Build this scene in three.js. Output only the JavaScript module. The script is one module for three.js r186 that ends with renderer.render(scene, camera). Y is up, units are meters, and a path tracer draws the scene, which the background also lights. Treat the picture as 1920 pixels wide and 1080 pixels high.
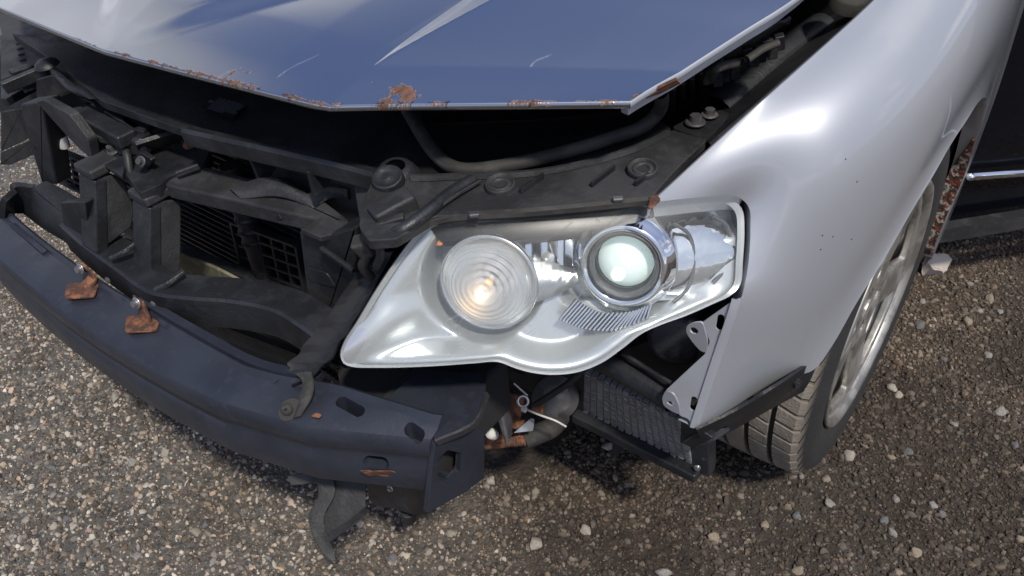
import * as THREE from 'three';
import { RoundedBoxGeometry } from 'three/addons/geometries/RoundedBoxGeometry.js';
import { mergeGeometries, mergeVertices, toCreasedNormals } from 'three/addons/utils/BufferGeometryUtils.js';
import { Brush, Evaluator, SUBTRACTION } from 'three-bvh-csg';

// ---------------------------------------------------------------- camera, sky, sun, exposure
// axes: x to the car's left, y up, z to the car's front; the front axle stands over z = 0, the ground is y = 0
const scene = new THREE.Scene();
const camera = new THREE.PerspectiveCamera(38.986, 16 / 9, 0.05, 400);
camera.position.set(1.062, 1.245, 1.17);
camera.up.set(-0.346, 0.773, -0.532);
camera.lookAt(0.564, 0.613, 0.576);
const renderer = new THREE.WebGLRenderer({ antialias: true });
renderer.toneMapping = THREE.LinearToneMapping;
renderer.toneMappingExposure = 1.24;
renderer.shadowMap.enabled = true;

const SUN = new THREE.Vector3(0.5, 0.84, 0.26).normalize();
const sun = new THREE.DirectionalLight(new THREE.Color(1, 0.94, 0.84), 2.6);
sun.position.copy(SUN).multiplyScalar(20);
sun.castShadow = true;
sun.shadow.radius = 8;
sun.shadow.mapSize.set(2048, 2048);
Object.assign(sun.shadow.camera, { left: -4, right: 4, top: 4, bottom: -4, near: 1, far: 40 });
scene.add(sun, sun.target);

// ---------------------------------------------------------------- noise
function rng(seed) { let a = seed >>> 0; return () => { a = (a + 0x6d2b79f5) >>> 0; let t = a; t = Math.imul(t ^ (t >>> 15), t | 1); t ^= t + Math.imul(t ^ (t >>> 7), t | 61); return ((t ^ (t >>> 14)) >>> 0) / 4294967296; }; }
function hash(x, y, s = 0) { let h = Math.imul(x | 0, 374761393) ^ Math.imul(y | 0, 668265263) ^ Math.imul(s + 11, 2147483647 ^ 0x5bd1e995); h = Math.imul(h ^ (h >>> 13), 1274126177); h ^= h >>> 16; return (h >>> 0) / 4294967296; }
const fade = (t) => t * t * (3 - 2 * t), lerp = (a, b, t) => a + (b - a) * t, clamp = (v, a = 0, b = 1) => Math.min(b, Math.max(a, v));
const smooth = (a, b, v) => fade(clamp((v - a) / (b - a)));
function vnoise(x, y, s = 0, per = 0) {
  const xi = Math.floor(x), yi = Math.floor(y), fx = fade(x - xi), fy = fade(y - yi), w = (v) => (per ? ((v % per) + per) % per : v);
  return lerp(lerp(hash(w(xi), w(yi), s), hash(w(xi + 1), w(yi), s), fx), lerp(hash(w(xi), w(yi + 1), s), hash(w(xi + 1), w(yi + 1), s), fx), fy);
}
function fbm(x, y, oct = 5, s = 0, per = 0) { let v = 0, a = 0.5, t = 0; for (let o = 0; o < oct; o++) { v += a * vnoise(x, y, s + o * 7, per); t += a; a *= 0.5; x *= 2; y *= 2; per *= 2; } return v / t; }

// ---------------------------------------------------------------- sky: blue with broken cloud, brighter round the sun
{
  const W = 1024, H = 512, data = new Float32Array(W * H * 4), d = new THREE.Vector3();
  for (let j = 0; j < H; j++) for (let i = 0; i < W; i++) {
    const phi = ((i + 0.5) / W - 0.5) * 2 * Math.PI, el = ((j + 0.5) / H - 0.5) * Math.PI;
    d.set(Math.cos(el) * Math.cos(phi), Math.sin(el), Math.cos(el) * Math.sin(phi));
    const up = Math.max(d.y, 0), ang = Math.acos(clamp(d.dot(SUN), -1, 1)) * 57.3;
    const hz = Math.pow(1 - up, 6);
    let r = lerp(0.056, 0.36, hz), g = lerp(0.108, 0.44, hz), b = lerp(0.28, 0.6, hz);
    const glow = 1.1 * Math.exp(-ang / 18) + 0.3 * Math.exp(-ang / 42);
    r += glow * 1.0; g += glow * 1.0; b += glow * 1.02;
    const q = 1 / (up + 0.16), cx = d.x * q * 1.25 + 40.6, cz = d.z * q * 1.25 + 2.1;
    const n = fbm(cx, cz, 6, 3);
    const cover = lerp(0.58, 0.47, Math.pow(1 - up, 4));
    const c = smooth(cover, cover + 0.16, n) * smooth(-0.02, 0.05, d.y);
    const lit = (0.46 + 0.6 * smooth(cover, cover + 0.3, fbm(cx + 0.12, cz - 0.1, 5, 3))) * (0.8 + 0.9 * Math.exp(-ang / 45));
    r = lerp(r, lit * 1.0, c * 0.9); g = lerp(g, lit * 1.01, c * 0.9); b = lerp(b, lit * 1.06, c * 0.9);
    if (d.y < 0) { const k = smooth(0, -0.06, d.y); r = lerp(r, 0.1, k); g = lerp(g, 0.095, k); b = lerp(b, 0.085, k); }
    const o = (j * W + i) * 4; data[o] = r; data[o + 1] = g; data[o + 2] = b; data[o + 3] = 1;
  }
  const t = new THREE.DataTexture(data, W, H, THREE.RGBAFormat, THREE.FloatType);
  t.mapping = THREE.EquirectangularReflectionMapping; t.magFilter = t.minFilter = THREE.LinearFilter; t.wrapS = THREE.RepeatWrapping; t.needsUpdate = true;
  scene.background = t; scene.environment = t;
}

// ---------------------------------------------------------------- textures
function tex(w, h, fn, { srgb = false, rx = 1, ry = 1 } = {}) {
  const data = new Uint8Array(w * h * 4);
  for (let j = 0; j < h; j++) for (let i = 0; i < w; i++) { const c = fn(i / w, j / h), o = (j * w + i) * 4; data[o] = clamp(c[0]) * 255; data[o + 1] = clamp(c[1]) * 255; data[o + 2] = clamp(c[2]) * 255; data[o + 3] = 255; }
  const t = new THREE.DataTexture(data, w, h); t.wrapS = t.wrapT = THREE.RepeatWrapping; t.magFilter = THREE.LinearFilter; t.minFilter = THREE.LinearMipmapLinearFilter; t.generateMipmaps = true;
  if (srgb) t.colorSpace = THREE.SRGBColorSpace; t.repeat.set(rx, ry); t.needsUpdate = true; return t;
}
const grey = (v) => [v, v, v];
// dusty plastic: pale dust in streaks and blotches over black (linear data multiplies the base colour)
const dustMap = tex(512, 512, (u, v) => { const n = fbm(u * 8, v * 8, 6, 21, 8), m = fbm(u * 40, v * 40, 3, 5, 40), k = 0.42 + 0.45 * smooth(0.42, 0.72, n) + 0.22 * smooth(0.55, 0.8, m); return [k * 1.0, k * 0.98, k * 0.95]; }, { rx: 2.2, ry: 2.2 });
const roughMap = tex(512, 512, (u, v) => grey(0.55 + 0.45 * fbm(u * 14, v * 14, 5, 9, 14)), { rx: 2.2, ry: 2.2 });
const fineBump = tex(256, 256, (u, v) => grey(fbm(u * 64, v * 64, 2, 2, 64)), { rx: 6, ry: 6 });
const rustMap = tex(256, 256, (u, v) => { const n = fbm(u * 10, v * 10, 5, 31, 10), m = smooth(0.4, 0.7, n); const s = smooth(0.5, 0.62, fbm(u * 16, v * 16, 4, 36, 16)); return [lerp(lerp(0.09, 0.27, m), 0.05, s * 0.6), lerp(lerp(0.04, 0.115, m), 0.035, s * 0.6), lerp(lerp(0.026, 0.055, m), 0.028, s * 0.6)]; }, { rx: 9, ry: 9 });
const rustBump = tex(256, 256, (u, v) => grey(fbm(u * 24, v * 24, 4, 33, 24)), { rx: 9, ry: 9 });

// ---------------------------------------------------------------- materials
const rgb = (r, g, b) => new THREE.Color().setRGB(r, g, b);
const std = (o) => new THREE.MeshPhysicalMaterial({ side: THREE.DoubleSide, ...o });
const M = {
  plastic: std({ color: rgb(0.028, 0.03, 0.036), map: dustMap, roughness: 0.62, roughnessMap: roughMap, bumpMap: fineBump, bumpScale: 0.0004 }),
  plasticDusty: std({ color: rgb(0.046, 0.047, 0.051), map: dustMap, roughness: 0.8, roughnessMap: roughMap, bumpMap: fineBump, bumpScale: 0.0005 }),
  beam: std({ color: rgb(0.027, 0.031, 0.043), map: tex(256, 256, (u, v) => grey(0.72 + 0.3 * smooth(0.3, 0.75, fbm(u * 9, v * 9, 6, 26, 9)) + 0.25 * smooth(0.66, 0.72, fbm(u * 50, v * 50, 3, 27, 50))), { rx: 2, ry: 2 }), roughness: 0.5, roughnessMap: roughMap, bumpMap: fineBump, bumpScale: 0.0002 }),
  void: std({ color: rgb(0.02, 0.02, 0.021), roughness: 0.8 }),  // near-black filler; puts shade into the colour of cavities and bays
  rubber: std({ color: rgb(0.02, 0.02, 0.021), roughness: 0.55 }),
  rubberDusty: std({ color: rgb(0.07, 0.067, 0.062), map: dustMap, roughness: 0.75 }),
  silver: std({ color: rgb(0.405, 0.42, 0.45), metalness: 0.4, roughness: 0.46, clearcoat: 1, clearcoatRoughness: 0.03 }),
  steel: std({ color: rgb(0.5, 0.5, 0.49), metalness: 0.9, roughness: 0.4, roughnessMap: roughMap }),
  steelDull: std({ color: rgb(0.2, 0.2, 0.21), metalness: 0.5, roughness: 0.55, map: dustMap }),
  chrome: std({ color: rgb(0.85, 0.86, 0.87), metalness: 1, roughness: 0.07 }),
  chromeSoft: std({ color: rgb(0.8, 0.81, 0.82), metalness: 1, roughness: 0.26 }),
  barrel: std({ color: rgb(0.16, 0.15, 0.135), metalness: 0.4, roughness: 0.6, map: dustMap }),
  satin: std({ color: rgb(0.66, 0.675, 0.685), metalness: 0.6, roughness: 0.3 }),
  rust: std({ color: rgb(1, 1, 1), map: rustMap, roughness: 0.9, bumpMap: rustBump, bumpScale: 0.002 }),
  alloy: std({ color: rgb(0.55, 0.54, 0.51), metalness: 0.8, roughness: 0.55, roughnessMap: roughMap, map: tex(256, 256, (u, v) => { const k = 0.62 + 0.38 * smooth(0.35, 0.6, fbm(u * 9, v * 9, 5, 77, 9)); return [k, k * 0.985, k * 0.95]; }, { rx: 4, ry: 4 }) }),
  blackPaint: std({ color: rgb(0.003, 0.0035, 0.006), roughness: 0.25, specularIntensity: 0.4, clearcoat: 0.35, clearcoatRoughness: 0.03 }),
  trim: std({ color: rgb(0.05, 0.052, 0.056), roughness: 0.5, map: dustMap }),
  glass: std({ color: rgb(1, 1, 1), roughness: 0.0, transmission: 1, thickness: 0, ior: 1.45 }),
  coverLens: std({ color: rgb(0.965, 0.985, 0.97), roughness: 1, transmission: 1, thickness: 0, ior: 1.48, roughnessMap: (() => { const cv = document.createElement('canvas'); cv.width = cv.height = 1024; const c = cv.getContext('2d'), r = rng(19); c.fillStyle = 'rgb(72,72,72)'; c.fillRect(0, 0, 1024, 1024); for (let i = 0; i < 260; i++) { const x = r() * 1024, y = r() * 1024, q = 40 + r() * 90; const g = c.createRadialGradient(x, y, 0, x, y, q); g.addColorStop(0, 'rgba(112,112,112,0.22)'); g.addColorStop(1, 'rgba(112,112,112,0)'); c.fillStyle = g; c.fillRect(x - q, y - q, 2 * q, 2 * q); } for (let i = 0; i < 420; i++) { const x = r() * 1024, y = r() * 1024, a = (r() < 0.6 ? -0.9 : r() * 3.1) + (r() - 0.5) * 0.5, l = 12 + r() * r() * 120; c.strokeStyle = 'rgba(200,200,200,' + (0.15 + 0.5 * r()) + ')'; c.lineWidth = 0.7 + r() * 1.1; c.beginPath(); c.moveTo(x, y); c.lineTo(x + Math.cos(a) * l, y + Math.sin(a) * l); c.stroke(); } const t = new THREE.CanvasTexture(cv); t.wrapS = t.wrapT = THREE.RepeatWrapping; t.repeat.set(2.6, 2.6); return t; })() }),
  hazedGlass: std({ color: rgb(0.9, 0.91, 0.91), roughness: 0.3, transmission: 0.72, thickness: 0, ior: 1.45 }),
  lensEdge: std({ color: rgb(0.42, 0.43, 0.43), metalness: 0.3, roughness: 0.3, clearcoat: 1, clearcoatRoughness: 0.05 }),
  white: std({ color: rgb(0.62, 0.61, 0.58), roughness: 0.7 }),
  finMetal: std({ color: rgb(0.3, 0.305, 0.31), metalness: 0.4, roughness: 0.6 }),
  rustFlake: std({ roughness: 0.85, map: tex(256, 256, (u, v) => { const n = fbm(u * 12, v * 12, 5, 35, 12), k = smooth(0.46, 0.52, n), m = smooth(0.5, 0.56, fbm(u * 20, v * 20, 4, 39, 20)); const a = [0.2, 0.06, 0.03], b = [0.42, 0.39, 0.32], c = [0.06, 0.045, 0.035]; return a.map((q, i) => lerp(lerp(q, c[i], m), b[i], 1 - smooth(0.36, 0.44, n))); }, { rx: 9, ry: 9 }), bumpMap: rustBump, bumpScale: 0.002 }),
  insulation: std({ color: rgb(0.3, 0.29, 0.2), roughness: 0.9, map: dustMap }),
};

// ---------------------------------------------------------------- building helpers
const V = (a) => (a.isVector3 ? a.clone() : new THREE.Vector3(...a));
function metres(geo) { // uv in metres, taken across the face's main direction
  const g = geo.index ? geo.toNonIndexed() : geo; const p = g.attributes.position, n = p.count, uv = new Float32Array(n * 2), a = new THREE.Vector3(), b = new THREE.Vector3(), c = new THREE.Vector3(), m = new THREE.Vector3();
  for (let i = 0; i < n; i += 3) {
    a.fromBufferAttribute(p, i); b.fromBufferAttribute(p, i + 1); c.fromBufferAttribute(p, i + 2); m.copy(b).sub(a).cross(c.clone().sub(a));
    const x = Math.abs(m.x), y = Math.abs(m.y), z = Math.abs(m.z);
    [a, b, c].forEach((q, k) => { const [s, t] = y >= x && y >= z ? [q.x, q.z] : x >= z ? [q.z, q.y] : [q.x, q.y]; uv[(i + k) * 2] = s; uv[(i + k) * 2 + 1] = t; });
  }
  g.setAttribute('uv', new THREE.BufferAttribute(uv, 2)); if (!g.attributes.normal) g.computeVertexNormals();
  for (const k of Object.keys(g.attributes)) if (!['position', 'normal', 'uv', 'color'].includes(k)) g.deleteAttribute(k);
  return g;
}
const used = {};
function numbered(name) { const k = used[name] = (used[name] ?? -1) + 1; return k ? `${name}_${String(k).padStart(3, '0')}` : name; }
function mesh(name, geo, mat, parent, keepUV = false) {
  if (Array.isArray(geo)) geo = geo.length > 1 ? mergeGeometries(geo.map((g) => (keepUV ? (g.index ? g.toNonIndexed() : g) : metres(g)))) : geo[0];
  const m = new THREE.Mesh(keepUV ? geo : metres(geo), mat); m.name = parent === scene ? numbered(name) : name; m.castShadow = m.receiveShadow = true; parent.add(m); return m;
}
function thing(name, label, category, at = [0, 0, 0], group) { const g = new THREE.Group(); g.name = numbered(name); g.position.set(...at); g.userData = { label, category }; if (group) g.userData.group = group; scene.add(g); return g; }
function part(name, parent) { const g = new THREE.Group(); g.name = name; parent.add(g); return g; }

function roundShape(pts, r) {
  const s = new THREE.Shape(), n = pts.length;
  for (let i = 0; i < n; i++) {
    const p = pts[i], a = pts[(i + n - 1) % n], b = pts[(i + 1) % n], la = p.distanceTo(a), lb = p.distanceTo(b), k = Math.min(r, la * 0.45, lb * 0.45);
    const p0 = p.clone().lerp(a, k / la), p1 = p.clone().lerp(b, k / lb);
    if (i === 0) s.moveTo(p0.x, p0.y); else s.lineTo(p0.x, p0.y);
    s.quadraticCurveTo(p.x, p.y, p1.x, p1.y);
  }
  s.closePath(); return s;
}
const TOCAM = new THREE.Vector3(0.5, 0.63, 0.59);
// a flat sheet or block whose visible face has the given corners; thickness goes away from the viewer's side of it
function plate(points, thick, { bevel = 0.0012, round = 0.003, holes = [], face = TOCAM } = {}) {
  const P = points.map(V), n = new THREE.Vector3(), c = new THREE.Vector3();
  P.forEach((a, i) => { const b = P[(i + 1) % P.length]; n.x += (a.y - b.y) * (a.z + b.z); n.y += (a.z - b.z) * (a.x + b.x); n.z += (a.x - b.x) * (a.y + b.y); c.add(a); });
  c.divideScalar(P.length); n.normalize(); if (n.dot(V(face)) < 0) n.negate();
  const u = P[1].clone().sub(P[0]); u.addScaledVector(n, -u.dot(n)).normalize(); const v = n.clone().cross(u);
  const to2 = (p) => { const q = V(p).sub(c); return new THREE.Vector2(q.dot(u), q.dot(v)); };
  const b = Math.min(bevel, thick * 0.3), s = roundShape(P.map(to2), round);
  for (const h of holes) {
    const hp = new THREE.Path();
    if (h.slot) { const [a, e] = h.slot.map(to2), d = e.clone().sub(a), an = d.angle(); hp.absarc(a.x, a.y, h.r, an + Math.PI / 2, an - Math.PI / 2, false); hp.absarc(e.x, e.y, h.r, an - Math.PI / 2, an + Math.PI / 2, false); hp.closePath(); }
    else if (!Array.isArray(h)) { const a = to2(h.at); hp.absellipse(a.x, a.y, h.r, h.r2 ?? h.r, 0, Math.PI * 2, true); }
    else hp.setFromPoints([...h.map(to2)]);
    s.holes.push(hp);
  }
  const g = new THREE.ExtrudeGeometry(s, { depth: Math.max(thick - 2 * b, 1e-4), bevelSize: b, bevelOffset: -b, bevelThickness: b, bevelSegments: 2, curveSegments: 4 });
  g.applyMatrix4(new THREE.Matrix4().makeBasis(u, v, n).setPosition(c.clone().addScaledVector(n, -(thick - b))));
  return g;
}
function sweep(path, profile, { n = 40, up = [0, 1, 0], straight = false } = {}) {
  const P = path.map(V), cur = straight ? null : new THREE.CatmullRomCurve3(P, false, 'centripetal'), U = V(up), pos = [], idx = [], m = profile.length;
  const S = straight ? P : Array.from({ length: n + 1 }, (_, i) => cur.getPoint(i / n)), N = S.length;
  S.forEach((p, i) => {
    const t = S[Math.min(i + 1, N - 1)].clone().sub(S[Math.max(i - 1, 0)]).normalize(), side = t.clone().cross(U).normalize(), w = side.clone().cross(t).normalize();
    profile.forEach(([a, b]) => { const q = p.clone().addScaledVector(side, a).addScaledVector(w, b); pos.push(q.x, q.y, q.z); });
  });
  for (let i = 0; i < N - 1; i++) for (let k = 0; k < m; k++) { const a = i * m + k, b = i * m + (k + 1) % m; idx.push(a, b, a + m, b, b + m, a + m); }
  const tri = THREE.ShapeUtils.triangulateShape(profile.map((p) => new THREE.Vector2(...p)), []);
  for (const [a, b, c] of tri) { idx.push(a, b, c); const o = (N - 1) * m; idx.push(o + a, o + c, o + b); }
  const g = new THREE.BufferGeometry(); g.setAttribute('position', new THREE.Float32BufferAttribute(pos, 3)); g.setIndex(idx); return toCreasedNormals(g, 0.6);
}
const tube = (path, r, n = 40, seg = 12) => new THREE.TubeGeometry(new THREE.CatmullRomCurve3(path.map(V), false, 'centripetal'), n, r, seg, false);
function along(geo, at, axis) { geo.applyQuaternion(new THREE.Quaternion().setFromUnitVectors(new THREE.Vector3(0, 1, 0), V(axis).normalize())); geo.translate(...V(at).toArray()); return geo; }
const lathe = (prof, at, axis, seg = 40) => along(new THREE.LatheGeometry(prof.map((p) => new THREE.Vector2(...p)), seg), at, axis);
function rod(a, b, r, seg = 14) { const A = V(a), B = V(b), L = A.distanceTo(B), k = Math.min(r * 0.2, 0.002); return lathe([[0, 0], [r - k, 0], [r, k], [r, L - k], [r - k, L], [0, L]], A, B.clone().sub(A), seg); }
function bar(a, b, w, h, up = [0, 1, 0]) { // a rounded bar from a to b
  const A = V(a), B = V(b), L = A.distanceTo(B), t = B.clone().sub(A).normalize(), s = t.clone().cross(V(up)).normalize(), u = t.clone().cross(s);
  const g = new RoundedBoxGeometry(w, h, L, 2, Math.min(w, h) * 0.18); g.applyMatrix4(new THREE.Matrix4().makeBasis(s, u, t.clone()).setPosition(A.clone().lerp(B, 0.5))); return g;
}
function block(c, s, r = 0.003, rot = [0, 0, 0]) { const g = new RoundedBoxGeometry(...s, 2, Math.min(r, Math.min(...s) * 0.45)); g.applyMatrix4(new THREE.Matrix4().makeRotationFromEuler(new THREE.Euler(...rot))); g.translate(...c); return g; }
// a curved sheet between two edge lines
function ribbon(A, B, thick = 0.003, n = 24, m = 6, bow = 0) {
  const ca = new THREE.CatmullRomCurve3(A.map(V), false, 'centripetal'), cb = new THREE.CatmullRomCurve3(B.map(V), false, 'centripetal'), pos = [], idx = [];
  const rows = []; for (let i = 0; i <= n; i++) { const a = ca.getPoint(i / n), b = cb.getPoint(i / n), row = []; for (let k = 0; k <= m; k++) row.push(a.clone().lerp(b, k / m)); rows.push(row); }
  const nor = (i, k) => { const a = rows[Math.min(i + 1, n)][k].clone().sub(rows[Math.max(i - 1, 0)][k]), b = rows[i][Math.min(k + 1, m)].clone().sub(rows[i][Math.max(k - 1, 0)]); const q = a.cross(b).normalize(); if (q.dot(TOCAM) < 0) q.negate(); return q; };
  const W = m + 1, tot = (n + 1) * W;
  for (const s of [0, 1]) for (let i = 0; i <= n; i++) for (let k = 0; k <= m; k++) { const q = nor(i, k), f = 4 * (k / m) * (1 - k / m) * bow, p = rows[i][k].clone().addScaledVector(q, f - s * thick); pos.push(p.x, p.y, p.z); }
  const quad = (a, b, c, d) => idx.push(a, b, c, b, d, c);
  for (let i = 0; i < n; i++) for (let k = 0; k < m; k++) { const a = i * W + k; quad(a, a + 1, a + W, a + W + 1); quad(tot + a + 1, tot + a, tot + a + W + 1, tot + a + W); }
  for (let i = 0; i < n; i++) for (const k of [0, m]) { const a = i * W + k; quad(a, a + W, tot + a, tot + a + W); }
  for (let k = 0; k < m; k++) for (const i of [0, n]) { const a = i * W + k; quad(a, a + 1, tot + a, tot + a + 1); }
  const g = new THREE.BufferGeometry(); g.setAttribute('position', new THREE.Float32BufferAttribute(pos, 3)); g.setIndex(idx); return toCreasedNormals(g, 0.9);
}
function grid(nu, nv, fn) { // smooth surface fn(u, v) with uv = (u, v)
  const pos = [], uv = [], idx = []; for (let j = 0; j <= nv; j++) for (let i = 0; i <= nu; i++) { const p = fn(i / nu, j / nv); pos.push(...(p.isVector3 ? p.toArray() : p)); uv.push(i / nu, j / nv); }
  for (let j = 0; j < nv; j++) for (let i = 0; i < nu; i++) { const a = j * (nu + 1) + i; idx.push(a, a + 1, a + nu + 1, a + 1, a + nu + 2, a + nu + 1); }
  const g = new THREE.BufferGeometry(); g.setAttribute('position', new THREE.Float32BufferAttribute(pos, 3)); g.setAttribute('uv', new THREE.Float32BufferAttribute(uv, 2)); g.setIndex(idx); g.computeVertexNormals(); return g;
}
function bolt(name, at, axis, r, mat, parent) { // hexagon head on a flange
  const A = V(axis).normalize(), f = lathe([[0, 0], [r, 0], [r, r * 0.16], [r * 0.86, r * 0.28], [0, r * 0.28]], at, A, 20);
  const h = along(new THREE.CylinderGeometry(r * 0.6, r * 0.64, r * 0.6, 6), V(at).addScaledVector(A, r * 0.55), A);
  return mesh(name, [f, h], mat, parent);
}

// ================================================================ ground
const mud = (x, z) => { // 0 grey stone dust, 1 brown mud
  const n = fbm(x * 2.4 + 5, z * 2.4 + 9, 5, 61), bias = smooth(-0.45, 0.75, x - 0.5 * z);
  return smooth(0.36, 0.74, n * 0.62 + bias * 0.42);
};
const damp = (x, z) => lerp(1.12, 0.56, smooth(0.42, 0.62, fbm(x * 2.7 + 21, z * 2.7 + 3, 4, 66)) * (0.35 + 0.65 * mud(x, z))); // wet earth is darker
const groundY = (x, z) => 0.016 * (fbm(x * 3 + 1, z * 3 + 4, 3, 91) - 0.5);
{
  const half = 4, tx = tex(1536, 1536, (u, v) => {
    const x = (u * 2 - 1) * half, z = (v * 2 - 1) * half, m = mud(x, z), f = fbm(x * 60, z * 60, 3, 44), s = fbm(x * 260, z * 260, 2, 45), k = (0.2 + 0.65 * f + 0.5 * (s - 0.5)) * damp(x, z);
    const c = [lerp(0.19, 0.1, m) * k, lerp(0.178, 0.069, m) * k, lerp(0.16, 0.045, m) * k]; return c.map((q) => Math.pow(q, 1 / 2.2));
  }, { srgb: true });
  const bt = tex(1024, 1024, (u, v) => grey(fbm(u * 128, v * 128, 4, 17, 128)), { rx: 10, ry: 10 });
  const near = grid(200, 200, (u, v) => { const x = (u * 2 - 1) * half, z = (v * 2 - 1) * half, e = smooth(1, 0.8, Math.max(Math.abs(x), Math.abs(z)) / half); return [x, groundY(x, z) * e, z]; });
  near.setAttribute('uv', near.attributes.uv);
  const g = mesh('gravel_ground', near, std({ map: tx, roughness: 0.95, bumpMap: bt, bumpScale: 0.006 }), scene, true); g.userData = { kind: 'structure', label: 'grey brown gravel yard under the damaged car', category: 'ground' };
  const far = mesh('yard_ground', (() => { const q = new THREE.RingGeometry(5.6, 150, 64, 6, Math.PI / 4); q.rotateX(-Math.PI / 2); return q; })(), std({ color: rgb(0.36, 0.32, 0.27), roughness: 0.95, map: tex(512, 512, (u, v) => { const k = 0.22 + 0.3 * fbm(u * 6, v * 6, 4, 93, 6) + 0.3 * (fbm(u * 90, v * 90, 2, 94, 90) - 0.5); return [k, k * 0.98, k * 0.95]; }, { rx: 0.35, ry: 0.35 }) }), scene); far.position.y = -0.004; far.userData = { kind: 'structure', label: 'bare gravel yard stretching away round the car', category: 'ground' };
  const fill = new THREE.Shape(); // square ring between the near sheet and the far one
  fill.absarc(0, 0, 5.7, 0, Math.PI * 2); const hole = new THREE.Path(); hole.moveTo(-3.99, -3.99); hole.lineTo(-3.99, 3.99); hole.lineTo(3.99, 3.99); hole.lineTo(3.99, -3.99); hole.closePath(); fill.holes.push(hole);
  const fg = new THREE.ShapeGeometry(fill, 48); fg.rotateX(-Math.PI / 2); const fm = mesh('gravel_margin', fg, far.material, scene); fm.position.y = -0.008; fm.userData = { kind: 'structure', label: 'gravel margin beyond the car', category: 'ground' };
}
function pebbleGeo(seed, detail, flat = 0.62) {
  const g = mergeVertices(new THREE.IcosahedronGeometry(1, detail).deleteAttribute('normal').deleteAttribute('uv')), p = g.attributes.position, r = rng(seed), ph = [r() * 9, r() * 9, r() * 9], cuts = Array.from({ length: 7 }, () => [new THREE.Vector3(r() - 0.5, r() - 0.5, r() - 0.5).normalize(), 0.62 + r() * 0.3]);
  const v = new THREE.Vector3();
  for (let i = 0; i < p.count; i++) {
    v.fromBufferAttribute(p, i); const k = 1 + 0.22 * Math.sin(v.x * 2.3 + ph[0]) * Math.cos(v.y * 2 + ph[1]) + 0.12 * Math.sin(v.z * 4.1 + ph[2]); v.multiplyScalar(k);
    for (const [n, d] of cuts) { const e = v.dot(n) - d; if (e > 0) v.addScaledVector(n, -e * 0.85); }
    p.setXYZ(i, v.x, v.y * flat, v.z);
  }
  return detail ? toCreasedNormals(g, 0.75) : toCreasedNormals(g, 0.3);
}
const stoneTint = (r, m, pale = 0) => {
  const k = r(), b = (0.26 + 1.2 * Math.pow(r(), 2.4) + pale) * lerp(1.35, 0.88, m), warm = lerp(0.25, 1, m) * (0.5 + r() * 0.7);
  const base = k < 0.5 ? [0.28, 0.252, 0.215] : k < 0.76 ? [0.26, 0.205, 0.15] : k < 0.86 ? [0.16, 0.15, 0.138] : k < 0.95 ? [0.4, 0.365, 0.305] : [0.3, 0.21, 0.16];
  const dirt = m * (0.35 + 0.5 * r()), f = (v, d) => lerp(v * b, d, dirt * 0.72); return rgb(f(base[0] * (1 + 0.04 * warm), 0.115), f(base[1] * (1 - 0.04 * warm), 0.084), f(base[2] * (1 - 0.14 * warm), 0.058));
};
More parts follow.
